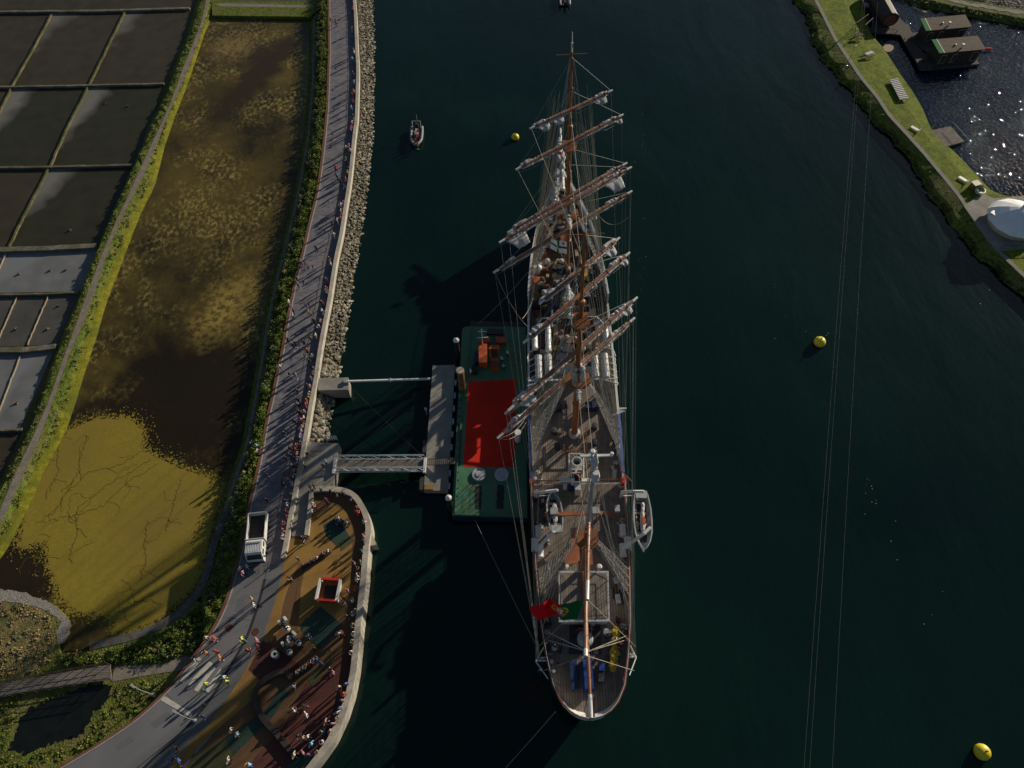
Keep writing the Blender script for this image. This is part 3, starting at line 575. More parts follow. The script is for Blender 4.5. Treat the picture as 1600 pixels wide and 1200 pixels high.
for i in range(3300):
    k = min(88, int(89*rk.random())); u_ = rk.random(); p = wl[k].lerp(wl[k+1], u_); q = rr[k].lerp(rr[min(89, k+1)], u_); f = rk.random()
    x = p.x+.5+(q.x-p.x-.35)*f; y = p.y+(q.y-p.y)*f; z = 1.65*(1-f)-.08+rk.uniform(0, .12)
    sj = quadpx([(494,586),(550,586),(550,613),(494,613)], PZ)
    if inpoly(x, y, sj): continue
    if z < .3 and rk.random() < .35: continue
    rocks.append((y, x, z, rk.uniform(.30, .62)*(1.4 if y < 58 else 1), rk.choice((2, 10)) if z < .35 else rk.randrange(12), rk.uniform(0, 6.28)))
rocks.sort(key=lambda r: r[0]-6*r[3])
for (y, x, z, s, mi, a) in rocks[:300]:
    o = bpy.data.objects.new('riprap_rock', rmeshes[mi]); COL.objects.link(o); o.location = (x, y, z); o.rotation_euler = (rk.uniform(-.4, .4), rk.uniform(-.4, .4), a); o.scale = (s, s, s)
    tag(o, 'rough tan or grey boulder in the stone slope below the river wall', 'rock', 'boulders of the stone slope')
V = []; Fc = []; Mi = []
for (y, x, z, s, mi, a) in rocks[300:]:
    me = rmeshes[mi]; mt = Matrix.Translation((x, y, z))@Matrix.Rotation(a, 4, 'Z')@Matrix.Rotation(rk.uniform(-.4, .4), 4, 'X')@Matrix.Scale(s, 4); b = len(V)
    V += [tuple(mt@v.co) for v in me.vertices]; Fc += [tuple(i+b for i in p.vertices) for p in me.polygons]; Mi += [(0, 1, 3, 0, 1, 2, 0, 3, 1, 0, 2, 1)[mi]]*len(me.polygons)
me = bpy.data.meshes.new('riprap'); me.from_pydata(V, [], Fc)
for m in M['rock']: me.materials.append(m)
me.polygons.foreach_set('material_index', Mi); o = bpy.data.objects.new('riprap', me); COL.objects.link(o); stuff(o, 'tan and grey rubble stones covering the river slope further up', 'rubble')
# ---------------- east bank
river_e = [(1215,-40),(1240,0),(1262,30),(1268,65),(1290,100),(1330,145),(1358,185),(1398,222),(1428,262),(1448,300),(1480,342),(1508,378),(1532,405),(1562,432),(1600,465),(1680,540)]
epath = [(1258,-40),(1275,0),(1290,30),(1305,60),(1325,90),(1345,120),(1370,150),(1390,180),(1418,210),(1445,240),(1470,270),(1497,303),(1512,325),(1530,355),(1556,388),(1600,430),(1680,500)]
pond_e = [(1340,-40),(1350,0),(1353,14),(1356,35),(1362,57),(1381,78),(1396,100),(1410,123),(1427,147),(1441,171),(1452,202),(1467,225),(1486,237),(1505,256),(1529,282),(1548,302),(1570,308),(1640,308),(1760,310)]
n = 110
re_ = smooth(W(river_e, 0), n, 1); pe_ = smooth(W(epath, 1.5), n, 1); po_ = smooth(W(pond_e, 0), n, 1)
re_ = [Vector((p.x+.35*math.sin(i*.9)+rj.gauss(0, .12), p.y+rj.gauss(0, .12), -.1)) for i, p in enumerate(re_)]
pL = [p+Vector((-.35, -.15, 0)) for p in pe_]; pR = [p+Vector((.35, .15, 0)) for p in pe_]
mb = MB(); mb.strips([[p+Vector((0, 0, -.8)) for p in re_], re_, [a.lerp(b, .35)+Vector((0, 0, .55)) for a, b in zip(re_, pL)], pL]); structure(mb.build('east_bank_slope', M['grass']))
mb = MB(); mb.strips([pL, pR, [a.lerp(b, .5)+Vector((0, 0, .65)) for a, b in zip(pR, po_)], [a.lerp(b, .9)+Vector((0, 0, .85)) for a, b in zip(pR, po_)], [p+Vector((0, 0, -.1)) for p in po_], [p+Vector((.3, 0, -.8)) for p in po_]]); structure(mb.build('east_bank_grass', M['grass2']))
mb = MB(); mb.strips([[p+Vector((0, 0, .012)) for p in pL], [p+Vector((0, 0, .012)) for p in pR]]); structure(mb.build('east_path', M['pathgrey']))
ep = [(p.x+.6, p.y) for p in po_] + [(400, at(0,308,0).y), (400, 500), (at(1335,-40,0).x+10, 500), (at(1335,-40,0).x, at(0,-40,0).y)]
mb = MB(); mb.sheet(ep, .03); structure(mb.build('east_pond_water', M['pondw']))
# land further right below the tent
mb = MB(); mb.prism(quadpx([(1530,355),(1512,322),(1545,302),(1560,306),(1760,309),(1900,520),(1680,505),(1600,432),(1556,390)], 1.3), -.6, 1.3); structure(mb.build('east_ground', M['grass2']))
spots = []
for i in range(760):
    k = rs.randrange(n-1); f = rs.uniform(.03, .75); p = re_[k].lerp(re_[k+1], rs.random()).lerp(pL[k], f); spots.append((p.x, p.y, .1+1.2*f, rs.uniform(.3, .7), rs.uniform(.12, .5), (2, 3, 3, 1, 3) if f > .3 else (4, 3, 1, 1, 2)))
stuff(leafy('bank_scrub', spots, rs, .16, 70, weights=(3, 3, 2, 1, 2)), 'dark scrub on the river side of the east bank', 'scrub')
# far dike top right
d1 = [(1340,-30),(1400,0),(1450,15),(1500,26),(1550,35),(1600,45),(1750,70)]; d2 = [(1400,-60),(1490,-4),(1540,6),(1600,14),(1750,34)]
a = smooth(W(d1, 0), 60, 1); b = smooth(W(d2, 0), 60, 1); a = jit(a, .15); b = jit(b, .15)
mb = MB(); mb.strips([[p+Vector((0, 0, -.3)) for p in a], [p.lerp(q, .25)+Vector((0, 0, 1.0)) for p, q in zip(a, b)], [p.lerp(q, .7)+Vector((0, 0, 1.1)) for p, q in zip(a, b)], [q+Vector((0, 0, -.3)) for q in b]]); structure(mb.build('far_dike', M['grass']))
mb = MB(); mb.strips([[p.lerp(q, .42)+Vector((rj.gauss(0, .1), rj.gauss(0, .15), 1.08)) for p, q in zip(a, b)], [p.lerp(q, .58)+Vector((rj.gauss(0, .1), rj.gauss(0, .15), 1.12)) for p, q in zip(a, b)]]); structure(mb.build('far_track', M['gravel']))
spots = [(p.x, p.y, z, rs.uniform(.4, .8), rs.uniform(.2, .6)) for p, z in [(a[k].lerp(b[k], f_), .6) for k, f_ in [(rs.randrange(60), rs.choice((.1, .2, .28, .8, .9))) for _ in range(240)]]]
stuff(leafy('dike_scrub', spots, rs, .25, 40, weights=(3, 3, 1, 1, 1)), 'scrub on the far dike beyond the houseboats', 'scrub')
# north west strip of bank above the pond
nb = quadpx([(325,-60),(500,-60),(498,14),(484,26),(332,24)], 1.2)
mb = MB(); mb.prism(nb, .2, 1.2); structure(mb.build('north_bank', M['grass']))
mb = MB(); mb.sheet(quadpx([(335,6),(345,10),(490,12),(490,8),(350,5)], 1.2), 1.21); structure(mb.build('north_path', M['dirt']))
mb = MB(); mb.sheet(quadpx([(352,-40),(490,-40),(490,2),(352,1)], 1.2), 1.215); structure(mb.build('north_pan', M['panm']))
#PART2
# ================================================================== SHIP
SX = 8.5; HEEL = -2.7
ship = thing('tall_ship', 'white hulled three masted sailing ship with furled sails moored alongside the green barge', 'tall ship', (SX, 50, 0))
ship.rotation_euler = (0, R(HEEL), 0)
ha = R(HEEL); RH = Matrix.Rotation(ha, 3, 'Y'); RHi = RH.inverted()
def S(px, py, z):
    "ship-local point at local height z seen at survey pixel (px, py)"
    h = z
    for _ in range(12):
        p = RHi@(at(px, py, h)-Vector((SX, 50, 0))); h += z-p.z
    return p
def SW(p): return RH@Vector(p)+Vector((SX, 50, 0))
def sb(mb, name, mt, parent=None, **k): return mb.build(name, mt, parent or ship, local=True, **k)
# hull plan: (y, half width, rail z)
ST = [(-40.3, .5, 6.3), (-40.1, 1.4, 6.3), (-39.6, 2.2, 6.3), (-38.8, 3.0, 6.25), (-37.2, 3.85, 6.2), (-34.2, 4.5, 6.15), (-30.5, 5.05, 6.1), (-24.3, 5.5, 6.05), (-19, 5.75, 6.0), (-13.5, 5.9, 6.0), (-13.1, 5.9, 4.4), (-5, 6.05, 4.35), (3, 6.05, 4.4), (10, 6.0, 4.5), (15.6, 5.9, 4.6), (16, 5.9, 6.4), (20, 5.65, 6.5), (24, 5.25, 6.6), (28, 4.6, 6.75), (31, 3.9, 6.9), (34, 2.95, 7.1), (37, 1.8, 7.3), (39.5, .8, 7.5), (41, .15, 7.6)]
def deckz(y): return 5.0 if y < -13.3 else (3.6 if y < 15.8 else 5.4)
def hw(y):
    for a, b in zip(ST, ST[1:]):
        if a[0] <= y <= b[0]: t = (y-a[0])/(b[0]-a[0]); return a[1]+(b[1]-a[1])*t
    return 0
def rz_(y):
    for a, b in zip(ST, ST[1:]):
        if a[0] <= y <= b[0]: t = (y-a[0])/(b[0]-a[0]); return a[2]+(b[2]-a[2])*t
    return 6
mb = MB(); rings = []
for (y, w_, rz) in ST:
    bow = max(0, (y-28)/13); u = 1-.5*bow; sf = max(0, (-31-y)/9.3)
    rings.append([(-w_*.45*u, y-2.5*bow+5*sf, -1.6), (-w_*.93*u, y-1.4*bow+3.6*sf, 0), (-w_*.98, y-.5*bow+1.9*sf, 2.6), (-w_, y, rz), (-max(0, w_-.16), y, rz), (-max(0, w_-.16), y, rz-2.2), (max(0, w_-.16), y, rz-2.2), (max(0, w_-.16), y, rz), (w_, y, rz), (w_*.98, y-.5*bow+1.9*sf, 2.6), (w_*.93*u, y-1.4*bow+3.6*sf, 0), (w_*.45*u, y-2.5*bow+5*sf, -1.6)])
mb.loft(rings); hull = sb(mb, 'hull', M['hull'])
for sd in (-1, 1):
  for (lo, hi, mt) in ((-41, -13.3, 'rail'), (-13.3, 15.8, 'white'), (15.8, 42, 'white')):
    mb = MB(); pts = [(sd*(w_-.08), y, rz+.03) for (y, w_, rz) in ST if lo < y < hi]
    ring = [[(p[0]-.15, p[1], p[2]), (p[0]+.15, p[1], p[2]), (p[0]+.15, p[1], p[2]+.07), (p[0]-.15, p[1], p[2]+.07)] for p in pts]; mb.loft(ring); sb(mb, 'cap_rail', M[mt])
# blue strips on the waist
def deck(name, y0, y1, z, mt):
    ys = [y0+(y1-y0)*i/24 for i in range(25)]; mb = MB(); mb.strips([[(-max(.02, hw(y)-.14), y, z) for y in ys], [(max(.02, hw(y)-.14), y, z) for y in ys]]); return sb(mb, name, mt)
deck('poop_deck', -40.2, -13.3, 5.0, M['deck']); deck('main_deck', -13.3, 15.8, 3.6, M['deck']); deck('forecastle_deck', 15.8, 40.6, 5.4, M['deck2'])
mb = MB(); mb.box((0, -13.25, 4.3), (11.5, .12, 1.38)); sb(mb, 'deck_bulkhead', M['grey']); mb = MB(); mb.box((0, 15.75, 4.45), (11.4, .12, 1.8)); sb(mb, 'deck_bulkhead', M['dark'])
# railings above the stern and poop
mb = MB(); pr = [(-(w_-.1), y, rz) for (y, w_, rz) in ST if y < -13.4][::-1]+[((w_-.1), y, rz) for (y, w_, rz) in ST if y < -13.4]
pr = resample(pr, 90); mb.path([p+Vector((0, 0, .45)) for p in pr], .03, 4)
for p in pr: mb.tube(p, p+Vector((0, 0, .45)), .025, n=4)
sb(mb, 'stern_railing', M['white'])
mb = MB()
for p in resample([(-(w_-.1), y, rz) for (y, w_, rz) in ST if y > 16][::-1]+[], 24)+resample([((w_-.1), y, rz) for (y, w_, rz) in ST if y > 16], 24): mb.tube(p, p+Vector((0, 0, .7)), .03, n=4)
for sd in (-1, 1): mb.path([p+Vector((0, 0, .7)) for p in resample([(sd*(w_-.1), y, rz) for (y, w_, rz) in ST if y > 16], 12)], .03, 4)
sb(mb, 'forecastle_railing', M['white'])
# bowsprit
mb = MB(); mb.tube((0, 37, 7.2), (0, 49.0, 9.6), .38, .16, 10); sb(mb, 'bowsprit', M['white'])
mb = MB()
for i in range(9):
    for k in (-1, 1): mb.tube((k*1.4*(1-i/9), 40+i, 7.6+i*.2), (0, 40.5+i, 7.9+i*.2), .025, n=3)
for k in (-1, 1): mb.tube((k*1.6, 39.5, 7.5), (0, 48.8, 9.4), .03, n=4)
sb(mb, 'bowsprit_net', M['rope'])
def lumps(mb, p0, p1, r, rnd, n=22, flat=.7, amp=.35, taper=True):
    p0 = Vector(p0); p1 = Vector(p1); d = (p1-p0).normalized(); up = Vector((0, 0, 1)); a = d.cross(up).normalized(); b = a.cross(d); rings = []
    for i in range(n+1):
        t = i/n; rr_ = r*(1+rnd.uniform(-amp, amp))*(min(1, .35+6*min(t, 1-t)) if taper else 1); c = p0.lerp(p1, t)+a*rnd.gauss(0, r*.10)+up*rnd.gauss(0, r*.08)
        rings.append([c+a*math.cos(q*math.pi/4)*rr_*rnd.uniform(.85, 1.15)+b*math.sin(q*math.pi/4)*rr_*flat*rnd.uniform(.85, 1.15) for q in range(8)])
    mb.loft(rings)
rl = random.Random(31)
# jibs lowered on the bowsprit
for i, (p0, p1, r) in enumerate([((-.25, 46.5, 9.7), (-.5, 41.5, 9.0), .42), ((.2, 44, 9.1), (-.1, 38.5, 8.3), .40), ((-.7, 40.5, 8.6), (-1.0, 36.2, 7.9), .45), ((-1.1, 37, 8.0), (-1.5, 33, 7.3), .55)]):
    mb = MB(); lumps(mb, p0, p1, r, rl, 14, 1.1); sb(mb, 'lowered_jib', M['canvas'])
# ---- masts
FM, MM, ZM = 21.5, -5.5, -24.8
def mast(ym, base, parts, matl, tops):
    mb = MB(); z = base
    for (z0, z1, r0, r1, dy) in parts: mb.tube((0, ym+dy, z0), (0, ym+dy, z1), r0, r1, 12)
    m = sb(mb, 'mast', matl); return m
def top_platform(ym, z, parent, wd=2.6, mt='mastb'):
    mb = MB(); mb.prism([(-wd*.55, ym+1.1), (wd*.55, ym+1.1), (wd*.62, ym-.2), (wd*.35, ym-1.0), (-wd*.35, ym-1.0), (-wd*.62, ym-.2)], z-.12, z+.05)
    for i in range(7): mb.tube((-wd*.6+wd*1.2*i/6, ym-.7+.3*abs(i-3)*.3, z), (-wd*.6+wd*1.2*i/6, ym-.7, z+.9), .03, n=4)
    mb.tube((-wd*.6, ym-.7, z+.9), (wd*.6, ym-.7, z+.9), .035, n=4); sb(mb, 'top_platform', M[mt], parent)
for ym in (FM, MM):
    m = mast(ym, 3.4, [(3.4, 19.3, .44, .38, 0), (16.8, 31.2, .32, .25, .62), (28.5, 40.6, .22, .13, .95)], M['mastb'], None)
    top_platform(ym, 16.9, m, 2.5); top_platform(ym, 28.6, m, 1.4)
    mb = MB(); mb.tube((0, ym+.95, 40.5), (0, ym+.95, 42.9), .10, .04, 8); mb.box((0, ym+.95, 41.4), (.22, .22, .5)); sb(mb, 'mast_head', M['white'], m)
    mb = MB(); mb.tube((-1.75, ym+.9, 40.3), (1.75, ym+1.0, 40.3), .05, .04, 6); sb(mb, 'signal_yard', M['copper'], m)
    for z in (12, 19.3, 24, 31.0, 36): mb = MB(); mb.lathe((0, ym+(0 if z < 17 else .62 if z < 31.5 else .95), z), [(.30 if z < 31 else .2, -.22), (.52 if z < 20 else .38 if z < 31.5 else .26, -.1), (.52 if z < 20 else .38 if z < 31.5 else .26, .1), (.3 if z < 31 else .2, .22)], 10); sb(mb, 'mast_band', M['mastb'], m)
    mb = MB(); lumps(mb, (-.35, ym+.4, 19.6), (-.3, ym-.5, 16.2), .42, rl, 8, 1.2, .2); lumps(mb, (.42, ym+.2, 19.8), (.5, ym-.3, 17.3), .36, rl, 7, 1.1, .2); sb(mb, 'canvas_bundle', M['canvas'], m)
    mb = MB(); mb.lathe((0, ym, 4.2 if ym < 0 else 6.0), [(.75, -.6), (.75, .0), (.5, .1)], 14); sb(mb, 'mast_coat', M['canvas'], m)
ZMz = ZM
m = mast(ZM, 5, [(5, 19.5, .36, .32, 0)], M['mastb'], None)
mb = MB(); mb.tube((0, ZM+.55, 17.8), (0, ZM+.55, 33.6), .27, .15, 10); sb(mb, 'topmast', M['grey'], m)
top_platform(ZM, 17.0, m, 2.0)
mb = MB(); mb.box((0, ZM+.6, 33.2), (.5, .6, .3)); mb.box((.1, ZM+.9, 34.6), (2.7, .2, .16)); mb.lathe((0, ZM+.6, 33.2), [(.26, 0), (.3, .8), (.2, 1.6), (.1, 2.2), (.05, 2.9)], 10); mb.ball((1.35, ZM+.9, 34.9), .17); mb.ball((-.25, ZM+.9, 35.3), .26); mb.lathe((.12, ZM+.3, 30.8), [(.2, 0), (.34, .3), (.3, .9), (.4, 1.1), (.3, 1.9)], 10); mb.box((-.3, ZM+.7, 34.5), (.3, .9, .2)); mb.tube((-.25, ZM+.9, 34.5), (-.25, ZM+.9, 35.3), .1); mb.tube((1.35, ZM+.9, 34.5), (1.35, ZM+.9, 34.9), .07)
sb(mb, 'radar_mast_head', M['white'], m)
# ---- yards
YD = [((830,200),(955,142),34.6),((808,264),(972,180),30.4),((795,362.5),(978,255.5),23.2),((782,378),(985,262),20.6),((773,425),(986,299.5),14.8),
      ((845,473),(966,373),35.2),((820,534),(982,396),30.8),((796,640),(994,466),22.6),((791,645),(989,470),20.9),((779,683),(990,498),15.6)]
yards = []
for i, (l, r_, z) in enumerate(YD):
    a = S(*l, z); b = S(*r_, z); c = (a+b)/2; yards.append((a, b, z)); L = (b-a).length; d = (b-a).normalized(); R0 = .125+.0047*L
    side = Vector((-d.y, d.x, 0)); mb = MB(); pts = [a.lerp(b, t) for t in (.02, .25, .5, .75, .98)]; rs_ = [R0*.6, R0*.95, R0*1.15, R0*.95, R0*.6]
    for k in range(4): mb.tube(pts[k], pts[k+1], rs_[k], rs_[k+1], 10)
    for k in range(7):
        t = .08+.84*k/6; q = a.lerp(b, t); mb.tube(q-d*.05, q+d*.05, R0*1.12, R0*1.12, 10)
    y_ = sb(mb, 'yard', M['copper'])
    mb = MB(); mb.tube(a-d*.2, pts[0]+d*.25, R0*.62, R0*.72, 8); sb(mb, 'yard_arm', M['white'], y_); mb = MB(); mb.tube(pts[4]-d*.25, b+d*.2, R0*.72, R0*.62, 8); sb(mb, 'yard_arm', M['white'], y_)
    mb = MB(); big = 1.0 if i not in (4, 6, 9) else .8
    for (t0, t1) in ((.04, .46), (.54, .96)):
        lumps(mb, a.lerp(b, t0)+side*R0*.95-Vector((0, 0, R0*.3)), a.lerp(b, t1)+side*R0*.95-Vector((0, 0, R0*.3)), R0*.75*big, rl, 34, .9, .18)
        lumps(mb, a.lerp(b, t0)-side*R0*.7-Vector((0, 0, R0*1.0)), a.lerp(b, t1)-side*R0*.7-Vector((0, 0, R0*1.0)), R0*.8*big, rl, 34, .9, .22)
    for t in ([.10, .88] if i not in (4, 9) else [.12, .85]):   # bunches of loose cloth near the yardarms
        q = a.lerp(b, t); lumps(mb, q-d*rl.uniform(.7, 1.2)+side*R0*1.2, q+d*rl.uniform(.7, 1.2)+side*R0*1.1, R0*1.25*rl.uniform(.8, 1.2), rl, 7, .9, .35)
    sb(mb, 'furled_sail', M['canvas'], y_)
    # hanging corner of cloth
    flaps = {0: [.13, .30, .84], 2: [], 3: [.10, .84], 1: [.95], 5: [.85], 6: [.93], 7: [.9], 8: [.13], 4: [.70], 9: []}[i]
    if flaps:
        for t in flaps:
            mb = MB()
            w_ = {3: 1.5, 0: .8, 5: .7, 7: .8, 8: 1.1}.get(i, .5); h_ = {3: 1.7, 0: .8, 5: .9, 7: .7, 8: .9}.get(i, .6); q = a.lerp(b, t)-side*R0*1.0-Vector((0, 0, R0))
            rows = []
            for r2 in range(7):
                f = r2/6; rows.append([q+d*((s2/8-.5)*2*w_*(1-.4*f)+.35*w_*f)-side*(.75*f*h_+.06*math.sin(s2*1.1+r2*.5))-Vector((0, 0, h_*.6*f*f+.03*math.sin(s2*2.2))) for s2 in range(9)])
            mb.strips(rows); o = sb(mb, 'loose_cloth', M['canvas'], y_, smooth_=True); md = o.modifiers.new('t', 'SOLIDIFY'); md.thickness = .04
    # footrope
    mb = MB(); prev = None
    for k in range(13):
        t = k/12; q = a.lerp(b, t)-Vector((0, 0, .35+.5*math.sin(math.pi*((t*4) % 1))))-side*.2
        if prev is not None: mb.tube(prev, q, .018, n=3)
        prev = q
    sb(mb, 'foot_rope', M['rope'], y_)
# ---- standing rigging
RR = .028
def lines(name, segs, r=RR, mt='wire', parent=None):
    mb = MB()
    for a, b in segs: mb.tube(a, b, r, r, 4, False)
    return sb(mb, name, M[mt], parent)
def sag(a, b, s, n=8):
    a = Vector(a); b = Vector(b); return [a.lerp(b, i/n)-Vector((0, 0, s*4*(i/n)*(1-i/n))) for i in range(n+1)]
def shroud(ym, z0, z1, sd, y_off, bx, tx, ty, rung=.42):
    mb = MB(); L = []
    for o_ in y_off:
        a = Vector((sd*bx(ym+o_), ym+o_, z0)); b = Vector((sd*tx, ym+ty+o_*.12, z1)); L.append((a, b)); mb.tube(a, b, RR, RR*.8, 4, False); mb.tube(a, a.lerp(b, .06), .07, .06, 5)
    k = int((z1-z0)/rung)
    for i in range(2, k):
        f = i/k
        for (a, b), (c, d) in zip(L, L[1:]): mb.tube(a.lerp(b, f), c.lerp(d, f), .016, .016, 3, False)
    sb(mb, 'shroud', M['wire'])
for ym in (FM, MM, ZM):
    zt = 16.9 if ym != ZM else 17.0
    offs = [.4, -.5, -1.4, -2.3, -3.2, -4.1] if ym != ZM else [.2, -.8, -1.8, -2.8]
    for sd in (-1, 1):
        shroud(ym, rz_(ym-1.5)-.1, zt, sd, offs, lambda y: hw(y)-.1, 1.3 if ym != ZM else .9, .2)
        if ym != ZM: shroud(ym, 17.0, 28.6, sd, [.5, -.1, -.7], lambda y: 1.7, .75, .6, .4); shroud(ym, 28.7, 39.8, sd, [.9, .5], lambda y: .95, .18, .9, .4)
        else: shroud(ym, 17.1, 32.5, sd, [.3, -.3], lambda y: 1.1, .2, .5, .4)
        for j, (zz, oo) in enumerate([(28.5, -5.2), (28.5, -6.0), (31, -6.8), (36, -7.6), (39.8, -8.4), (40.2, -9.2)] if ym != ZM else [(28, -4.5), (31.5, -5.4), (33, -6.4)]):
            y2 = ym+oo; lines('backstay', [((sd*(hw(y2)-.1), y2, rz_(y2)), (sd*.2, ym+.7, zz))])
# stays
for a, b in [((0, FM, 17.2), (0, 38.5, 7.8)), ((0, FM+.4, 18.9), (0, 39.5, 8.1)), ((0, FM+.7, 28.4), (0, 43, 8.7)), ((0, FM+.9, 31), (0, 45, 9.0)), ((0, FM+1, 36), (0, 47, 9.3)), ((0, FM+1, 40.3), (0, 48.8, 9.7)),
             ((0, MM, 17.2), (0, FM-2.5, 6)), ((0, MM+.6, 28.4), (0, FM, 17.5)), ((0, MM+.9, 35), (0, FM+.5, 26)), ((0, MM+1, 40), (0, FM+.9, 33)),
             ((0, ZM, 17.5), (0, MM-3, 4.5)), ((0, ZM+.5, 26), (0, MM, 16)), ((0, ZM+.5, 32.5), (0, MM+.5, 27.5))]:
    lines('stay', [(a, b)], .026)
for (a, b, t0, t1, r) in [((0, MM, 17.2), (0, FM-2.5, 6), .72, .97, .35), ((0, MM+.6, 28.4), (0, FM, 17.5), .80, .97, .3), ((0, ZM+.5, 26), (0, MM, 16), .84, .97, .26)]:
    a = Vector(a); b = Vector(b); mb = MB(); lumps(mb, a.lerp(b, t0), a.lerp(b, t1), r, rl, 14, 1.0); sb(mb, 'furled_staysail', M['canvas'])
# braces, lifts
brR = S(994, 1027, 5.6); brL = S(837, 1033, 5.6)
for i, (a, b, z) in enumerate(yards):
    fore = i < 5; ym = FM if fore else MM; mz = z+(3.2 if i in (4, 9) else 5.5 if i % 5 < 2 else 4.5)
    ms = Vector((0, ym+.7, min(mz, 40.5)))
    for e in (a, b): lines('yard_lift', [(e, ms)], .018)
    for e, sd in ((a, -1), (b, 1)):
        if fore: tgt = Vector((sd*.3, MM+.7, [38, 33, 27, 22, 17.5][i]))
        else: tgt = (brR if sd > 0 else brL)+Vector((-.12*sd*(i-5), 0, .1))
        mid = e.lerp(tgt, .12)
        if fore and i in (2, 3, 4) or fore and sd > 0:
            tgt = Vector((sd*(hw(-9-i)-.1), -9.-i, 5.1))
        lines('brace', [(e, tgt)], .018, 'rope'); 
        if not fore: lines('brace', [(e-Vector((0, .15, .1)), tgt+Vector((-.15*sd, .1, 0)))], .014, 'rope')
rg2 = random.Random(8); mb = MB()
for sd in (-1, 1):
    for k in range(120):      # running rigging led down to the pin rails
        ym, z0 = rg2.choice([(FM, 20), (FM, 28), (MM, 20), (MM, 29), (ZM, 18), (FM, 35), (MM, 36)]); y1 = ym+rg2.uniform(-4.5, 1.5)
        mb.tube((sd*rg2.uniform(.3, 2.6), ym+rg2.uniform(-.2, .8), z0+rg2.uniform(-4, 2)), (sd*(hw(y1)-.25), y1, rz_(y1)-.2), .016, .016, 3, False)
o = sb(mb, 'running_rigging', M['rope']); o['kind'] = 'stuff'
for pts in [((773,425),14.6,(826,512),6,1.5), ((816,498),20,(833,466),6,.6), ((779,684),15,(820,655),6,1.2), ((779,684),15,(822,660),6,2.0), ((981,340),18,(935,336),15,1.6)]:
    (p, z1, q, z2, s_) = pts; a = S(*p, z1); b = S(*q, z2); mb = MB(); mb.path(sag(a, b, s_), .024, 4); sb(mb, 'slack_rope', M['rope'])
# outriggers at the quarters
for e, sd in ((brR, 1), (brL, -1)):
    mb = MB(); h_ = hw(e.y)-.1
    for dy, dz in ((0, 0), (-1.9, .1), (.6, -.9), (1.9, .2)): mb.tube(e, (sd*h_, e.y+dy, 5.9+dz), .07, .07, 6)
    for k in range(5): mb.lathe(e+Vector((-sd*(.1+.2*k), .3*(k % 2), .1)), [(.1, 0), (.13, .12), (.05, .3)], 6)
    sb(mb, 'brace_outrigger', M['white'])
# ---- gaffs, boom
def spar(name, p0, p1, r0, r1, mt, tip=None):
    mb = MB(); p0 = Vector(p0); p1 = Vector(p1); mb.tube(p0, p1, r0, r1, 10); o = sb(mb, name, M[mt])
    if tip: mb = MB(); mb.tube(p1.lerp(p0, tip), p1+(p1-p0).normalized()*.1, r1*1.12, r1*1.1, 10); sb(mb, 'spar_tip', M['white'], o)
    return o
gp1 = S(915, 1024, 18.8); spar('gaff', (0, ZM-.3, 15.5), gp1, .26, .20, 'copper', .05)
gp2 = S(917.5, 936, 25.4); spar('gaff', (0, ZM-.1, 21.8), gp2, .2, .15, 'copper', .22)
bm_ = S(923.5, 1120, 7.9); spar('boom', (0, ZM-.4, 7.4), bm_, .24, .19, 'copper', .14)
for p in (gp1, gp2, bm_): lines('topping_lift', [(p, (0, ZM+.5, 30))], .02)
for sd in (-1, 1): lines('gaff_vang', [(gp1, (sd*5, -36.5+1, 5.3))], .025, 'rope'); lines('gaff_vang', [(gp2, (sd*5.4, -33, 5.3))], .02, 'rope')
# sheet tackles spreading across the poop
for q in [(985, 991), (978, 1000), (855, 1000), (850, 985)]: lines('boom_sheet', [(S(918, 1018, 8.2), S(*q, 5.9))], .05, 'rope')
# ---- poop fittings
def bx(name, px, z0, h, mt, inset=None, parent=None):
    P = [S(x, y, z0+h) for x, y in px]; mb = MB(); mb.prism([(p.x, p.y) for p in P], z0, z0+h); return sb(mb, name, M[mt], parent)
dh = bx('deckhouse', [(876,896),(949,896),(950,968),(877,968)], 5.0, 2.25, 'white')
bx('house_roof', [(873,892),(951,892),(953,971),(873,972)], 7.26, .1, 'grey', parent=dh)
bx('roof_planking', [(876,895),(948.5,895),(950,966),(876,967)], 7.37, .03, 'deck', parent=dh)
mb = MB()
for (x, y) in [(880, 899), (945, 899), (912, 899), (947, 962)]: p = S(x, y, 7.4); mb.tube(p, p+Vector((0, 0, .5)), .03)
q = [S(x, y, 7.9) for x, y in [(874,893),(950,893),(952,970),(874,971),(874,893)]]; mb.path(q, .03, 4); sb(mb, 'roof_railing', M['white'], dh)
mb = MB(); p = S(935.5, 890, 7.5); mb.lathe(p, [(.1, 0), (.1, .7), (.28, .8), (.34, 1.05), (.2, 1.3)], 10); sb(mb, 'compass_dome', M['white']); mb = MB(); p = S(886, 888, 6.5); mb.lathe(p, [(.1, 0), (.1, .6), (.22, .7), (.2, 1.0)], 10); sb(mb, 'compass_dome', M['white'])
mb = MB(); mb.lathe(S(914, 1000, 5.0), [(.9, 0), (.9, .7), (.55, .95), (.0, 1.0)], 20); sb(mb, 'steering_binnacle', M['grey'])
mb = MB(); mb.lathe(S(925, 974, 5.0), [(.42, 0), (.42, 1.5), (.5, 1.6), (.1, 1.9)], 14); sb(mb, 'vent_cowl', M['grey'])
p = S(914, 988, 5.0); mb = MB()
for k in range(16):
    a1 = k*math.pi/8; c = p+Vector((0, 0, 1.2)); d = Vector((math.cos(a1), 0, math.sin(a1))); e = Vector((math.cos(a1+math.pi/8), 0, math.sin(a1+math.pi/8))); mb.tube(c+d*.9, c+e*.9, .05, n=5)
    if k % 2 == 0: mb.tube(c, c+d*1.1, .035, n=4)
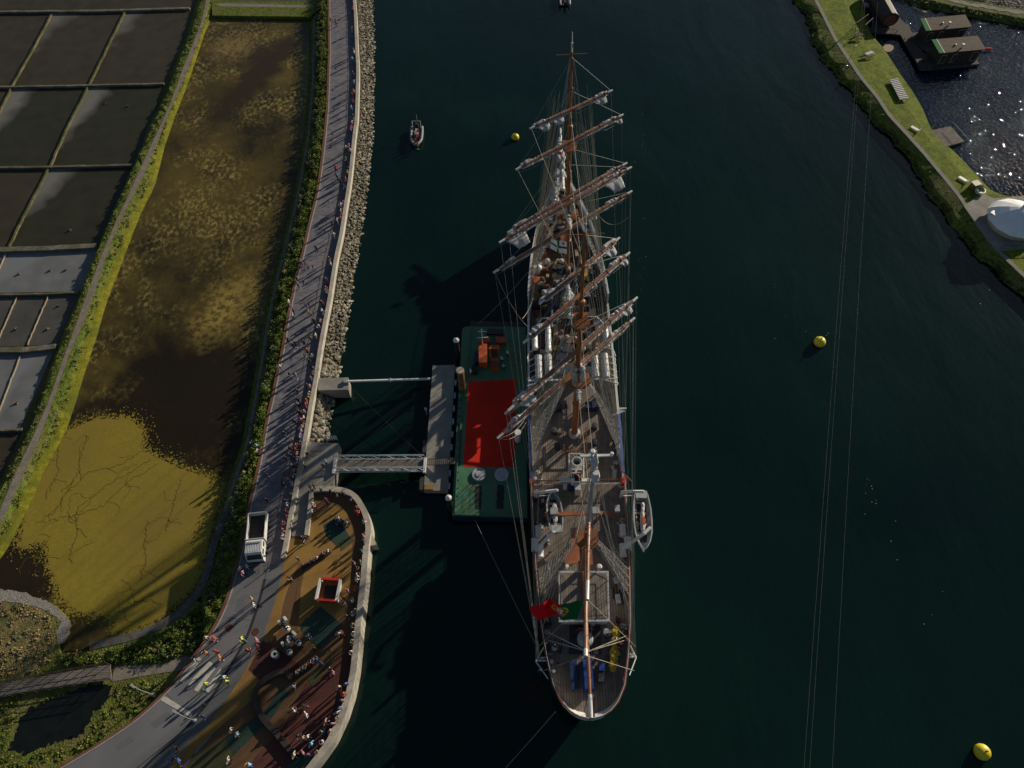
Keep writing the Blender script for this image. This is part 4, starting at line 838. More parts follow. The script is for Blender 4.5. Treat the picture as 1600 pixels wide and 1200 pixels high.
mb.tube(p+Vector((0, .5, 0)), p+Vector((0, .5, 1.2)), .2); mb.tube(p+Vector((0, -.2, 1.2)), p+Vector((0, .6, 1.2)), .12); sb(mb, 'steering_wheel', M['rail'])
sk = bx('blue_skylight', [(909,1030),(925,1029),(928,1076),(912,1079)], 5.0, 1.1, 'blue')
bx('skylight_lid', [(911,1032),(917,1032),(920,1076),(914,1077)], 6.11, .06, 'blue', parent=sk)
bx('blue_locker', [(889,1031),(901,1031),(903,1076),(893,1078)], 5.0, .8, 'bluep')
bx('blue_crate', [(937,1037),(945,1036),(945,1048),(936,1048)], 5.0, .8, 'blue'); bx('grey_locker', [(936,1049),(945,1049),(944,1065),(935,1065)], 5.0, .7, 'dark')
mb = MB(); lumps(mb, S(964, 978, 5.4), S(957, 1050, 5.4), .48, rl, 26, .6, .25); sb(mb, 'yellow_cover', M['yeltarp'])
for (x, y, r_) in [(866, 1014, .3), (862, 1035, .25), (966, 1008, .3), (958, 1002, .25), (948, 990, .45), (865, 1050, .2), (975, 1062, .2), (946, 987, .25), (872, 1068, .25), (900, 990, .25)]:
    mb = MB(); mb.lathe(S(x, y, 5.0), [(r_*.7, 0), (r_*.6, .35), (r_, .5), (r_*.9, .7), (.0, .72)], 10); sb(mb, 'mooring_bitt', M[rl.choice(['white', 'dark', 'grey'])])
for i in range(34):
    sd = rl.choice((-1, 1)); y = rl.uniform(-33, 34); 
    if -3 > y > -9: continue
    mb = MB(); c = Vector((sd*(hw(y)-rl.uniform(.4, .9)), y, deckz(y)))
    for k in range(3): mb.lathe(c+Vector((0, 0, .06*k)), [(.3-.03*k, 0), (.36-.03*k, .05), (.3-.03*k, .1), (.14, .1), (.14, 0)], 10)
    sb(mb, 'rope_coil', M['rope'])
bx('house_shade_slab', [(890,976),(938,976),(940,1022),(888,1022)], 5.0, .06, 'dark')  # dark slab stands in for the deckhouse shadow around the wheel
for i in range(64):
    y = rl.uniform(-35, -14.5); w_ = hw(y); x = rl.choice((-1, 1))*rl.uniform(.62, .97)*(w_-.35)
    if abs(x) < 3.4 and -30 < y < -23: continue
    mb = MB(); k = rl.random()
    if k < .45: mb.box((x, y, 5.2), (rl.uniform(.2, .7), rl.uniform(.3, 1.1), .4), rl.uniform(0, 3)); nm = 'deck_gear'
    elif k < .8: mb.tube((x, y, 5.05), (x, y, 5.6), .09, .06); mb.tube((x-.2, y, 5.45), (x+.2, y, 5.45), .05); nm = 'belaying_post'
    else: mb.tube((x, y-.7, 5.12), (x+rl.uniform(-.3, .3), y+.7, 5.12), .09, .09); nm = 'lashed_spar'
    sb(mb, nm, M[rl.choice(['dark', 'black', 'dark', 'grey', 'rail', 'canvas', 'rope'])])
# broken line of pins along the poop break
mb = MB(); mb.box((0, -13.2, 6.05), (11.4, .12, .08))
for i in range(30): mb.tube((-5.7+i*.39, -13.2, 5.1), (-5.7+i*.39, -13.2, 6.05), .03, n=4)
sb(mb, 'poop_rail', M['rail'])
mb = MB()
for sd in (-1, 1): mb.box((sd*5.75, -13.3, 5.6), (.6, .9, .7))
sb(mb, 'red_lantern_box', M['red'])
# orange-brown boat-deck gallery
mb = MB(); mb.box((.1, ZM+6.7, 7.2), (8.6, .45, .25)); mb.box((-.75, ZM+3.1, 6.6), (.9, 4.0, .25)); mb.box((-1.3, ZM+1.5, 6.75), (1.5, 1.5, .25)); mb.box((.9, ZM+1.6, 6.6), (.6, 1.9, .2))
for x in (-4, -2, 2, 4): mb.tube((x, ZM+6.7, 5), (x, ZM+6.7, 7.1), .08)
for y in (1.6, 4): mb.tube((-.8, ZM+y, 5), (-.8, ZM+y, 6.6), .08)
M['brick'] = mat('copper_brown_paint', (.30, .10, .04), .5, .2, 1.5); sb(mb, 'gallery', M['brick'])
for (x, y) in [(-3.1, 6.9), (1.85, 6.9), (4.4, 7.1)]: mb = MB(); mb.box((x, ZM+y, 7.55), (.9 if x < 4 else .6, .8, .45)); sb(mb, 'locker_box', M['grey'])
# liferaft canisters
def canister(c, L, r, ax='y'):
    d = Vector((0, L/2, 0)); mb = MB(); mb.tube(Vector(c)-d, Vector(c)+d, r, r, 12)
    for t in (-.5, -.17, .17, .5): mb.tube(Vector(c)+d*2*t*.9-Vector((0, .05, 0)), Vector(c)+d*2*t*.9+Vector((0, .05, 0)), r*1.08, r*1.08, 12)
    sb(mb, 'liferaft_canister', M['white'])
for sd in (-1, 1):
    for cx in (3.2, 4.55):
        for k in range(4):
            canister((sd*cx, 2.2+k*.98 + (0 if cx < 4 else -.1), 6.2), .78, .48)
    for (cx, cy) in ((5.1, ZM+5.0), (4.9, ZM+2.6), (5.5, ZM+3.4)): canister((sd*cx, cy, 5.75), 1.5, .42)
    for (cx, L) in ((5.0, 3.6), (3.1, 4.6)):
        if sd < 0 or cx > 4: canister((sd*cx, 8.6, 6.1), L, .42)
# boat skid frame
mb = MB(); mb.box((0, 1.45, 6.3), (12.0, .22, .16)); 
for sd in (-1, 1):
    mb.tube((sd*4, 1.4, 6.3), (sd*6.1, .6, 6.3), .1)
    for k in range(4): mb.tube((sd*4.9, 2.4+k, 6.2), (sd*6.1, 1.7+k, 6.0), .055)
    mb.tube((sd*6.0, .5, 6.0), (sd*6.0, 6, 6.0), .05); mb.tube((sd*4.0, 1.4, 3.6), (sd*4.0, 1.4, 6.3), .09)
    mb.path([(sd*5.2, 6.6, 6.1), (sd*5.9, 6.2, 6.1), (sd*6.1, 5.2, 6.1)], .06); mb.path([(sd*2.2, 11.9, 6.4), (sd*3.9, 11.9, 6.4), (sd*4.8, 10.6, 6.4), (sd*5.0, 7, 6.4)], .08)
sb(mb, 'skid_frame', M['white'])
# deckhouse forward of the main mast
h1 = bx('midship_house', [(866,470),(930,470),(931,572),(864,572)], 3.6, 2.0, 'grey')
bx('house_roof', [(866,470),(930,470),(931,572),(864,572)], 5.62, .05, 'deck2', parent=h1)
for n_, px, z0, hh, mt in [('tan_hatch', [(865,507),(872,507),(872,523),(865,523)], 5.7, .35, 'gtan'), ('green_hatch', [(876,486),(892,486),(892,498),(876,498)], 5.7, .5, 'olive'), ('wood_hatch', [(873,499),(884,499),(884,516),(874,520)], 5.7, .2, 'rail'), ('pale_box', [(875,520),(881,520),(881,536),(875,536)], 5.7, .6, 'grey'), ('navy_box', [(868,552),(888,552),(888,562),(868,562)], 5.7, .4, 'navy'), ('grate', [(865,540),(880,538),(880,545),(865,547)], 5.7, .15, 'yeltarp'), ('blue_tank', [(929,500),(937,500),(938,506),(928,506)], 5.7, .6, 'steel')]:
    bx(n_, px, z0, hh, mt)
for (x, y, z, r_) in [(889, 462, 6.2, .75), (891, 494, 6.6, .48), (881, 466, 6.5, .30), (900, 528, 6.1, .22), (913, 545, 6.2, .22)]:
    mb = MB(); c = S(x, y, z); mb.tube((c.x, c.y, 5.5), c, r_*.4); mb.ball(c, r_, 14); sb(mb, 'satellite_dome', M['white'])
mb = MB(); a = S(862, 455, 6.2); b = S(862, 512, 6.2); mb.tube(a, b, .22, .22, 8); sb(mb, 'blue_gangway', M['bluep'])
rm = random.Random(77)
for i in range(190):   # deck clutter forward: lockers, winches, vents, hatches
    y = rm.uniform(6, 37); w_ = hw(y)-1; x = rm.uniform(-w_, w_); z0 = deckz(y)
    if abs(x) < 3.3 and y < 22: z0 = 5.68
    mt = rm.choice(['deck2', 'dark', 'grey', 'gtan', 'dark', 'rail', 'dark', 'canvas', 'mastb', 'gtan', 'navy', 'rail']); k = rm.random(); mb = MB(); rx = rm.choice((0, .4, -.3, 1.2))
    if k < .6: mb.box((x, y, z0+.25), (rm.uniform(.4, 1.5), rm.uniform(.4, 1.6), .5), rx); nm = 'deck_locker'
    elif k < .8: mb.lathe((x, y, z0), [(.25, 0), (.25, .5), (.4, .6), (.35, .9), (0, 1)], 10); nm = 'mushroom_vent'
    else: mb.tube((x-.5, y, z0+.4), (x+.5, y, z0+.4), .3, .3, 10); mb.box((x, y, z0+.15), (1.3, .5, .3)); nm = 'deck_winch'
    sb(mb, nm, M[mt])
for (x, y) in [(834, 427), (842, 426)]: mb = MB(); mb.lathe(S(x, y, 5.4), [(.3, 0), (.3, .9), (.5, 1.0), (.48, 1.3), (.1, 1.5)], 14); sb(mb, 'mushroom_vent', M['white'])
bx('orange_locker', [(834,432),(844,432),(844,441),(834,441)], 5.4, .5, 'orange'); bx('yellow_tool_box', [(912,420),(918,420),(918,432),(912,432)], 6.0, .8, 'yeltarp'); bx('tan_cover', [(864,428),(878,428),(876,440),(864,438)], 5.4, .6, 'gtan')
# funnel group aft of the main mast
mb = MB(); c = S(901, 724, 3.6); c2 = S(902, 716, 9.0)
mb.tube((c2.x, c2.y, 3.6), (c2.x, c2.y, 8.2), .55, .68, 16, False); mb.loft([[(c2.x+.68*math.cos(q), c2.y+.68*math.sin(q), 8.2) for q in [k*math.pi/8 for k in range(16)]], [(c2.x+.5*math.cos(q), c2.y+.5*math.sin(q), 8.2) for q in [k*math.pi/8 for k in range(16)]], [(c2.x+.42*math.cos(q), c2.y+.42*math.sin(q), 7.0) for q in [k*math.pi/8 for k in range(16)]]], caps=False); sb(mb, 'air_intake', M['white'])
bx('bridge_wing', [(875,747),(930,747),(930,752),(875,752)], 6.6, .35, 'white')
bh = bx('exhaust_housing', [(893,732),(909,732),(909,748),(893,748)], 5.0, 3.2, 'white')
mb = MB()
for (x, y) in [(894.6,735.5),(897.6,735.5),(904.5,735.5),(908,735.5),(894.6,740.5),(894.6,745),(908,740)]:
    p = S(x, y, 8.22); mb.box(p, (.18, .2, .05))
sb(mb, 'grille_slot', M['black'], bh)
mb = MB(); p = S(903, 745, 8.3); mb.box((p.x, p.y, 8.25), (.85, 1.05, .12)); sb(mb, 'exhaust_mouth', M['black'], bh)
mb = MB(); p = S(903, 744, 8.4); mb.tube((p.x-.4, p.y+.4, 8.4), (p.x+.4, p.y-.3, 8.4), .09); sb(mb, 'exhaust_pipe', M['red'], bh)
bx('chart_cabinet', [(898,756),(907,756),(907,765),(899,765)], 5.0, 1.9, 'white'); bx('blue_console', [(888,756),(897,756),(897,762),(888,762)], 5.0, 1.2, 'bluep'); bx('white_console', [(880,755),(886,755),(886,760),(880,760)], 5.0, 1.1, 'white')
mb = MB()
for (x0, y0), (x1, y1) in [((889,709),(889,746)), ((912,712),(912,746)), ((889,709),(912,709))]: mb.tube(S(x0, y0, 7.4), S(x1, y1, 7.4), .06)
for p in [(889, 709), (912, 709)]: q = S(*p, 7.4); mb.tube((q.x, q.y, 3.6), q, .06)
sb(mb, 'pipe_frame', M['white'])
# fife rail around main mast and waist gear
mb = MB()
for x in (-1.5, 1.5):
    mb.box((x, MM-1.2, 4.5), (.16, 3.4, .12)); [mb.tube((x, MM-2.7+k*.5, 3.6), (x, MM-2.7+k*.5, 4.75), .05, n=5) for k in range(7)]
mb.box((0, MM-2.9, 4.5), (3.2, .16, .12)); sb(mb, 'fife_rail', M['rail'])
for (x, y) in [(2.7, -4.6), (-2.7, -5.2), (2.5, -7), (-2.4, -7.5)]: mb = MB(); mb.lathe((x, y, 3.6), [(.45, 0), (.3, .3), (.3, .7), (.42, .9), (0, .95)], 12); sb(mb, 'capstan', M['dark'])
p = S(905, 612, 4); 
for sd in (-1, 1): mb = MB(); mb.box((sd*2.4, -1.6, 4.2), (1.6, 1.0, 1.1)); sb(mb, 'navy_locker', M['navy'])
for (x, y, sz) in [(-3.9, -2.2, (.9, 2.4, .6)), (3.8, -.6, (.8, 2, .6))]: mb = MB(); mb.box((x, y, 3.9), sz); sb(mb, 'deck_locker', M['dark'])
for i in range(46):
    y = rm.uniform(-12.5, 14.5); sd = rm.choice((-1, 1)); x = sd*(hw(y)-rm.uniform(.35, 1.3)); mb = MB()
    if rm.random() < .5: mb.box((x, y, 3.8), (rm.uniform(.2, .6), rm.uniform(.3, 1.2), .4), rm.uniform(-.3, .3))
    else: mb.lathe((x, y, 3.6), [(.2, 0), (.3, .12), (.28, .25), (.1, .3)], 10)
    sb(mb, 'deck_gear', M[rm.choice(['dark', 'black', 'grey', 'rope', 'rail', 'canvas'])])
# blue dodger cloths lashed along the waist rail
for sd in (-1, 1):
    y0, y1 = (-11.5, -2.6) if sd > 0 else (-12.5, -1.5)
    mb = MB(); rows = [[(sd*(hw(y)+.05+.05*math.sin(y*2)), y, z) for y in [y0+(y1-y0)*i/20 for i in range(21)]] for z in (2.6, 3.6, 4.5)]+[[(sd*(hw(y)-.25), y, 4.52) for y in [y0+(y1-y0)*i/20 for i in range(21)]]]
    mb.strips(rows); o = sb(mb, 'blue_dodger', M['blue']); md = o.modifiers.new('t', 'SOLIDIFY'); md.thickness = .12; md.offset = 1 if sd > 0 else -1
mb = MB(); p = S(967, 646, 5.2)
for k in range(4): mb.tube(p+Vector((-.9, -.4+.0*k, .1)), p+Vector((.3+.2*k, .6-.1*k, .1)), .05)
mb.box(p+Vector((.5, .7, .1)), (1.1, .2, .12)); sb(mb, 'accommodation_davit', M['white'])
mb = MB(); mb.path([S(961, 689, 5.6), S(966, 692, 6.2), S(968, 699, 6.2), S(966, 707, 5.4)], .09); sb(mb, 'small_davit', M['white'])
# boat davits
def davit(pts, r): mb = MB(); mb.path(pts, r, 8); [mb.ball(p, r*1.05, 8) for p in pts]; sb(mb, 'boat_davit', M['white'])
davit([S(836, 776, 5.2), S(837, 770, 7.6), S(853, 768, 8.4), S(870, 766, 8.4)], .2); davit([S(838, 862, 5.2), S(839, 858, 7.2), S(864, 831, 8.2)], .2)
davit([S(970, 776, 5.2), S(972, 769, 7.8), S(988, 768, 8.8), S(1005, 768, 8.8)], .2); davit([S(972, 862, 5.2), S(975, 856, 7.2), S(1006, 834, 8.6), S(1015, 825, 8.6)], .2)
mb = MB(); mb.tube(S(974, 775, 7), S(993, 774, 7), .08); mb.tube(S(843, 775, 7), S(858, 774, 7), .06); mb.tube(S(868, 828, 7), S(879, 829, 7), .08); sb(mb, 'davit_brace', M['white'])
def lifeboat(px0, px1, z, wd, label):
    a = SW(S(*px0, z)); b = SW(S(*px1, z)); L = (b-a).length; ang = math.atan2(b.y-a.y, b.x-a.x)
    t = thing('lifeboat', label, 'lifeboat', (a+b)/2-Vector((0, 0, .6)), ang, 'lifeboats in the ship davits')
    prof = [(-.5, .55, 1.0), (-.42, .75, .95), (-.2, .96, .9), (0, 1, .88), (.2, .92, .9), (.36, .66, .98), (.46, .3, 1.1), (.5, .04, 1.2)]
    mb = MB(); rg_ = []
    for (u, w_, h_) in prof: hwid = wd/2*w_; x = u*L; rg_.append([(x, -hwid*.35, -.1), (x, -hwid*.9, .4), (x, -hwid, h_), (x, -hwid*.86, h_), (x, -hwid*.75, .45), (x, -hwid*.3, .15), (x, hwid*.3, .15), (x, hwid*.75, .45), (x, hwid*.86, h_), (x, hwid, h_), (x, hwid*.9, .4), (x, hwid*.35, -.1)])
    mb.loft(rg_); mb.build('boat_hull', M['grey'], t, local=True)
    mb = MB()
    for u in (-.3, -.12, .06, .22): mb = MB(); mb.box((u*L, 0, .62), (.28, wd*.8, .06)); mb.build('thwart', M['gtan'], t, local=True)
    mb = MB(); mb.box((0, 0, .28), (L*.7, wd*.5, .04)); mb.build('bottom_boards', M['dark'], t, local=True)
    mb = MB(); lumps(mb, (-L*.3, .1, .8), (L*.22, -.1, .8), .26, rl, 12, .8); mb.build('bundled_sail', M['canvas'], t, local=True)
    mb = MB(); mb.box((L*.02, .05, 1.0), (.9, .4, .25)); mb.build('life_jackets', M['orange'], t, local=True)
    mb = MB(); mb.box((-L*.43, 0, .8), (.9, wd*.6, .35)); mb.build('engine_box', M['grey'], t, local=True)
lifeboat((1001, 768), (1007, 860), 7.0, 2.3, 'grey open lifeboat swung out over the water from the ship\'s right side')
lifeboat((870, 832), (863, 770), 7.0, 2.0, 'grey open lifeboat stowed inboard in white davits on the ship\'s left side')
mb = MB(); mb.tube(S(970, 735, 6), S(987, 752, 7), .07); sb(mb, 'swinging_boom', M['rail'])
# ---- flags
def flag(name, label, A_, B_, C_, D_, ns, nt_, colf, mats, wav, group=None):
    "A hoist top, B hoist bottom, C fly bottom, D fly top (world)"
    mb = MB(); rows = []; nrm = (B_-A_).cross(D_-A_).normalized()
    for j in range(nt_+1):
        row = []
        for i in range(ns+1):
            s, t_ = i/ns, j/nt_; p = A_.lerp(D_, s).lerp(B_.lerp(C_, s), t_); row.append(p+nrm*wav(s, t_)+Vector((0, 0, -.15*wav(s*1.3, t_+.2))))
        rows.append(row)
    vs = [p for r in rows for p in r]; mb.v = [tuple(p) for p in vs]
    for j in range(nt_):
        for i in range(ns): mb.f.append((j*(ns+1)+i, j*(ns+1)+i+1, (j+1)*(ns+1)+i+1, (j+1)*(ns+1)+i)); mb.m.append(colf((i+.5)/ns, (j+.5)/nt_))
    o = mb.build(name, mats, origin=A_, smooth_=True); tag(o, label, 'flag', group); return o
def ptcol(s, t):
    dx = (s-.4)*1.6; dy = t-.5; r = math.hypot(dx, dy)
    if abs(dx) < .155 and -.2 < dy < .2-max(0, (abs(dx)-.06)*.9):
        if abs(dx) < .10 and -.145 < dy < .125:
            for cx, cy in ((0, 0), (0, -.085), (0, .08), (-.06, 0), (.06, 0)):
                if abs(dx-cx) < .02 and abs(dy-cy) < .028: return 4
            return 3
        if (abs(abs(dx)-.128) < .014 and abs(dy+.17) < .02) or (abs(abs(dx)-.128) < .014 and abs(dy) < .02): return 2
        return 1
    if .235 < r < .275 or (r < .25 and (abs(dy) < .025 or abs(dx) < .022 or abs(dy-dx*.7) < .028 or abs(abs(dy)-.15) < .014)): return 2
    return 0 if s < .4 else 1
flag('ensign', 'large red and green national flag with yellow emblem flying from the aft gaff', at(911, 939, 24.0), at(901.5, 968, 21.6), at(829, 963, 21.2), at(827, 944, 22.8), 120, 60, ptcol, [M['flagg'], M['flagr'], M['flagy'], M['flagw'], M['flagb']], lambda s, t: (.32*math.sin(s*11+1+t*1.5)+.12*math.sin(s*23+t*4))*min(1, s*2.2))
def jack(s, t):
    if abs(s-.52) < .055 or abs(t-.5-.06*math.sin(s*5)) < .085: return 1
    if math.hypot((s-.22)*1.3, t-.24) < .11 and (t-.24) < .09-abs(s-.22)*.3: return 2
    return 0
flag('signal_flag', 'white flag with green cross and small red emblem hanging between the forward masts', at(885.5, 378, 21.6), at(885.5, 398, 19.6), at(859.5, 389, 19.8), at(861, 373, 21.8), 60, 44, jack, [M['flagw'], M['flagg'], M['flagr']], lambda s, t: .12*math.sin(s*7+t))
flag('pennant', 'small orange red flag flying beside the bowsprit', at(877.5, 237, 10.5), at(877, 244, 9.9), at(872, 240, 10), at(868, 236, 10.4), 10, 8, lambda s, t: 1 if .3 < s < .7 and t > .2 else 0, [M['flagr'], M['orange']], lambda s, t: .05*math.sin(s*7))
# ================================================================== BARGE, PONTOON, GANGWAY
def pg(px, z): return quadpx(px, z)
bq = pg([(722,515),(725,511),(733,510),(822,511),(824,809),(706,806)], 1.6)
t = thing('work_barge', 'flat green decked work barge with a red carpet between pontoon and ship', 'barge', (at(765,660,0).x, at(765,660,0).y, 0))
mb = MB(); mb.prism(bq, -.8, 1.5); mb.build('hull', M['navy'], t)
mb = MB(); mb.prism(bq, 1.502, 1.6); mb.build('deck', M['green'], t)
mb = MB(); mb.sheet(pg([(732,596),(807,593),(804,730),(724,729)], 1.62), 1.62); mb.build('red_carpet', M['redcarpet'], t)
mb = MB(); mb.wall([p for p in pg([(737,514),(716,700),(711,802)], 1.6)], .12, 1.6, 1.75); mb.wall([p for p in pg([(819,514),(821,700),(822,805)], 1.6)], .12, 1.6, 1.75); mb.wall(pg([(708,804),(822,807)], 1.6), .12, 1.6, 1.75); mb.build('deck_coaming', M['green'], t)
mb = MB(); mb.wall(pg([(724,620),(718,725)], 1.6), .08, 1.6, 1.7); 
for i in range(15): p = at(719-i*.35, 600+i*12.5, 1.65); mb.box(p, (.3, .16, .12))
mb.build('side_cleats', M['dark'], t)
mb = MB(); mb.prism(pg([(736,501),(817,504),(818,511),(733,511)], 1.3), 1.1, 1.3); mb.build('stern_ramp', M['wood'], t)
for px in (748.5, 784): mb = MB(); p = at(px, 742, 1.6); mb.lathe(p, [(.95, 0), (.95, .2), (.88, .27), (.3, .30), (0, .32)], 28); mb.lathe(p+Vector((0, 0, .31)), [(.45, 0), (.42, .06), (.1, .07)], 20); mb.build('white_tank_lid', M['grey'], t)
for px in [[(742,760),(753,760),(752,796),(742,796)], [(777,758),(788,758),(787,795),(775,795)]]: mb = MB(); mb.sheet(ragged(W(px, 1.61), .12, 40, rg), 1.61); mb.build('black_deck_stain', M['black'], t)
# mooring gear: barge machinery
t2 = thing('deck_crane', 'orange hydraulic crane with white mast folded on the barge deck', 'crane', at(765,555,1.6))
mb = MB(); mb.prism(pg([(748,537),(761,537),(761,566),(748,566)], 3.0), 1.6, 3.0); mb.build('engine_housing', M['orange'], t2)
for q_, h_ in (([(764,539),(780,539),(780,545),(764,545)], 2.8), ([(767,560),(779,560),(779,575),(767,575)], 2.5), ([(749,527),(766,527),(766,534),(749,534)], 2.4), ([(775,526),(790,526),(790,535),(775,535)], 2.2)): mb = MB(); mb.prism(pg(q_, h_), 1.6, h_); mb.build('crane_body', M['orange'], t2)
mb = MB(); 
for (a, b) in (((766,545),(767,562)), ((779,545),(779,562))): mb.tube(at(*a, 2.6), at(*b, 2.4), .14)
for k in range(6): mb.tube(at(767, 564+2*k, 2.55), at(778, 564+2*k, 2.55), .04)
mb.build('crane_frame', M['rust'], t2)
mb = MB(); mb.tube(at(754, 537, 3.0), at(752.5, 515, 5.5), .07); mb.tube(at(745,528,4.3), at(763,527,4.3), .06); mb.tube(at(747,518,5.2), at(760,518,5.2), .05); mb.ball(at(752.5,515,5.6), .14); mb.build('signal_mast', M['white'], t2)
mb = MB(); mb.prism(pg([(741,549),(746,549),(746,566),(741,566)], 2.4), 1.6, 2.4); mb.build('battery_box', M['navy'], t2)
mb = MB(); mb.prism(pg([(762,513),(786,514),(786,522),(760,521)], 2.0), 1.6, 2.0); o = mb.build('hatch_cover', M['dark'], t)
o = MB(); o.prism(pg([(737,571),(746,571),(746,582),(738,582)], 2.2), 1.6, 2.2); tag(o.build('black_bin', M['black'], origin=at(741,577,1.6)), 'black square bin standing on the barge deck above the red carpet', 'bin')
# piles
def pile(px, py, z1, r, label, cap, body='black', g=None):
    p = at(px, py, z1); t = thing('mooring_pile', label, 'pile', (p.x, p.y, -1), 0, g)
    mb = MB(); mb.tube((p.x, p.y, -3), (p.x, p.y, z1-.3), r, r, 16); mb.build('pile_shaft', M[body], t); mb = MB(); mb.lathe((p.x, p.y, z1-.32), [(r*1.08, 0), (r*1.08, .12), (0, .45)] if body == 'black' else [(r*1.05, 0), (r*1.05, .3)], 18); mb.build('pile_cap', M[cap], t)
pile(712.5, 530, 5.0, .40, 'black steel pile with white cone cap at the barge top corner', 'white'); pile(700.5, 776.5, 4.2, .38, 'black steel pile with white cone cap below the pontoon', 'white')
pile(719, 578, 6.5, .5, 'rusty tan steel spud pile rising beside the red carpet', 'cream', 'rust'); pile(809, 675, 3.9, .42, 'short white bollard pile on the barge beside the ship', 'white', 'white')
# pontoon
pq = pg([(676,571),(711,570),(700,767),(662,766)], .9)
t = thing('floating_pontoon', 'long pale grey floating pontoon at the outer end of the gangway', 'pontoon', (at(688,668,0).x, at(688,668,0).y, 0))
mb = MB(); mb.prism(pq, -.3, .9); mb.build('deck', M['conc2'], t)
for i in range(10):
    p = at(712.5-i*1.25, 578+i*20.2, .75); mb = MB(); mb.box(p+Vector((.05, 0, -.1)), (.26, .85, .5)); mb.build('fender', M['grey'], t)
mb = MB(); mb.prism(pg([(664,757),(678,758),(677,765),(663,765)], .92), .9, 1.0); mb.build('wooden_pallet', M['ochre'], t)
for q in ([(661,688),(667,688),(666,707),(660,707)], [(656,745),(662,745),(661,765),(655,765)]): mb = MB(); mb.prism(pg(q, 1.0), -.2, 1.0); mb.build('pile_guide', M['dark'], t)
mb = MB(); p = at(667, 648, .9); mb.tube(p, p+Vector((0, 0, 1.6)), .05); mb.box(p+Vector((0, 0, 1.6)), (.3, .2, .4)); mb.build('lamp_post', M['grey'], t)
# strut
t = thing('mooring_strut', 'thin white steel strut holding the pontoon off the concrete jetty', 'strut', at(541,596,2.3))
mb = MB(); mb.tube(at(541,596,2.45), at(672,592,1.1), .17, .17, 10); mb.build('tube', M['white'], t); mb = MB(); mb.box(at(541,596,2.35), (.6, .6, .5)); mb.box(at(610,594,1.8), (.12, .5, .5)); mb.build('hinge', M['steel'], t)
for n_, (a, b) in enumerate([((544,600),(662,714)), ((674,597),(536,714))]): mb = MB(); mb.path(sag(at(*a, 2 if n_ == 0 else 1), at(*b, 1.2 if n_ == 0 else 2), .5), .014, 4); tag(mb.build('mooring_cable', M['dark'], origin=at(*a, 1)), 'thin steel cable crossing from the %s' % ('jetty to the gangway foot' if n_ == 0 else 'pontoon top to the quay platform'), 'cable')
# gangway
t = thing('gangway', 'white steel truss gangway with wooden deck from quay platform to pontoon', 'gangway', at(523,728,2.2))
c4 = [at(523,718,2.3), at(523,737,2.3), at(664,736,1.2), at(664,717,1.2)]
mb = MB(); mb.add([p for p in c4]+[p-Vector((0, 0, .12)) for p in c4], [(0,1,2,3), (7,6,5,4), (0,3,7,4), (1,5,6,2), (0,4,5,1), (3,2,6,7)]); mb.build('walkway', M['plank'], t)
for (a, b) in ((c4[0], c4[3]), (c4[1], c4[2])):
    mb = MB(); n_ = 12; up = Vector((0, 0, 1.15))
    for off in (Vector((0, -.07, 0)), Vector((0, .07, 0))): mb.tube(a+up+off, b+up+off, .05); mb.tube(a+off, b+off, .06)
    for i in range(n_+1):
        p = a.lerp(b, i/n_); mb.tube(p, p+up, .04)
        if i < n_: q = a.lerp(b, (i+1)/n_); mb.tube(p+(up if i % 2 else Vector()), q+(Vector() if i % 2 else up), .035)
    mb.build('truss', M['steel'], t)
for q_ in (at(523,728,2.45), at(664,727,1.4)): mb = MB(); mb.box(q_, (.35, 2.2, .4)); mb.build('landing_frame', M['white'], t)
t = thing('boarding_steps', 'narrow slatted boarding steps leading from the pontoon onto the green barge', 'steps', at(688,721,.9))
mb = MB(); a0 = at(668,722,1.2); a1 = at(710,720,1.9)
for i in range(15): p = a0.lerp(a1, i/14); mb.box(p, (.17, .85, .05))
mb.build('treads', M['plank'], t); mb = MB(); [mb.tube(a0+Vector((0, s_*.45, 0)), a1+Vector((0, s_*.45, 0)), .05) for s_ in (-1, 1)]; mb.build('stringers', M['dark'], t)
t = thing('railing', 'short white blue barrier at the top corner of the quay platform', 'railing', at(520,688,2.2))
mb = MB(); a0 = at(508,688,2.25); a1 = at(527,687,2.25)
for z in (.3, .7, 1.05): mb.tube(a0+Vector((0, 0, z)), a1+Vector((0, 0, z)), .05)
for i in range(6): p = a0.lerp(a1, i/5); mb.tube(p, p+Vector((0, 0, 1.05)), .05)
mb.build('bars', M['steel'], t)
# ship mooring lines
for a, za, b, zb, lab in [((742,812),1.5,(836,1005),6,'from barge corner to the ship\'s stern quarter'), ((868,1112),6,(790,1200),0,'running from the stern towards the lower left'), ((825,425),6.5,(745,508),1.7,'from the bow to the barge'), ((832,700),6,(822,590),2,'short between barge and ship')]:
    mb = MB(); mb.path(sag(at(*a, za), at(*b, zb), .5), .02, 4); tag(mb.build('mooring_line', M['rope'], origin=at(*a, za)), 'thin mooring line '+lab, 'mooring line')
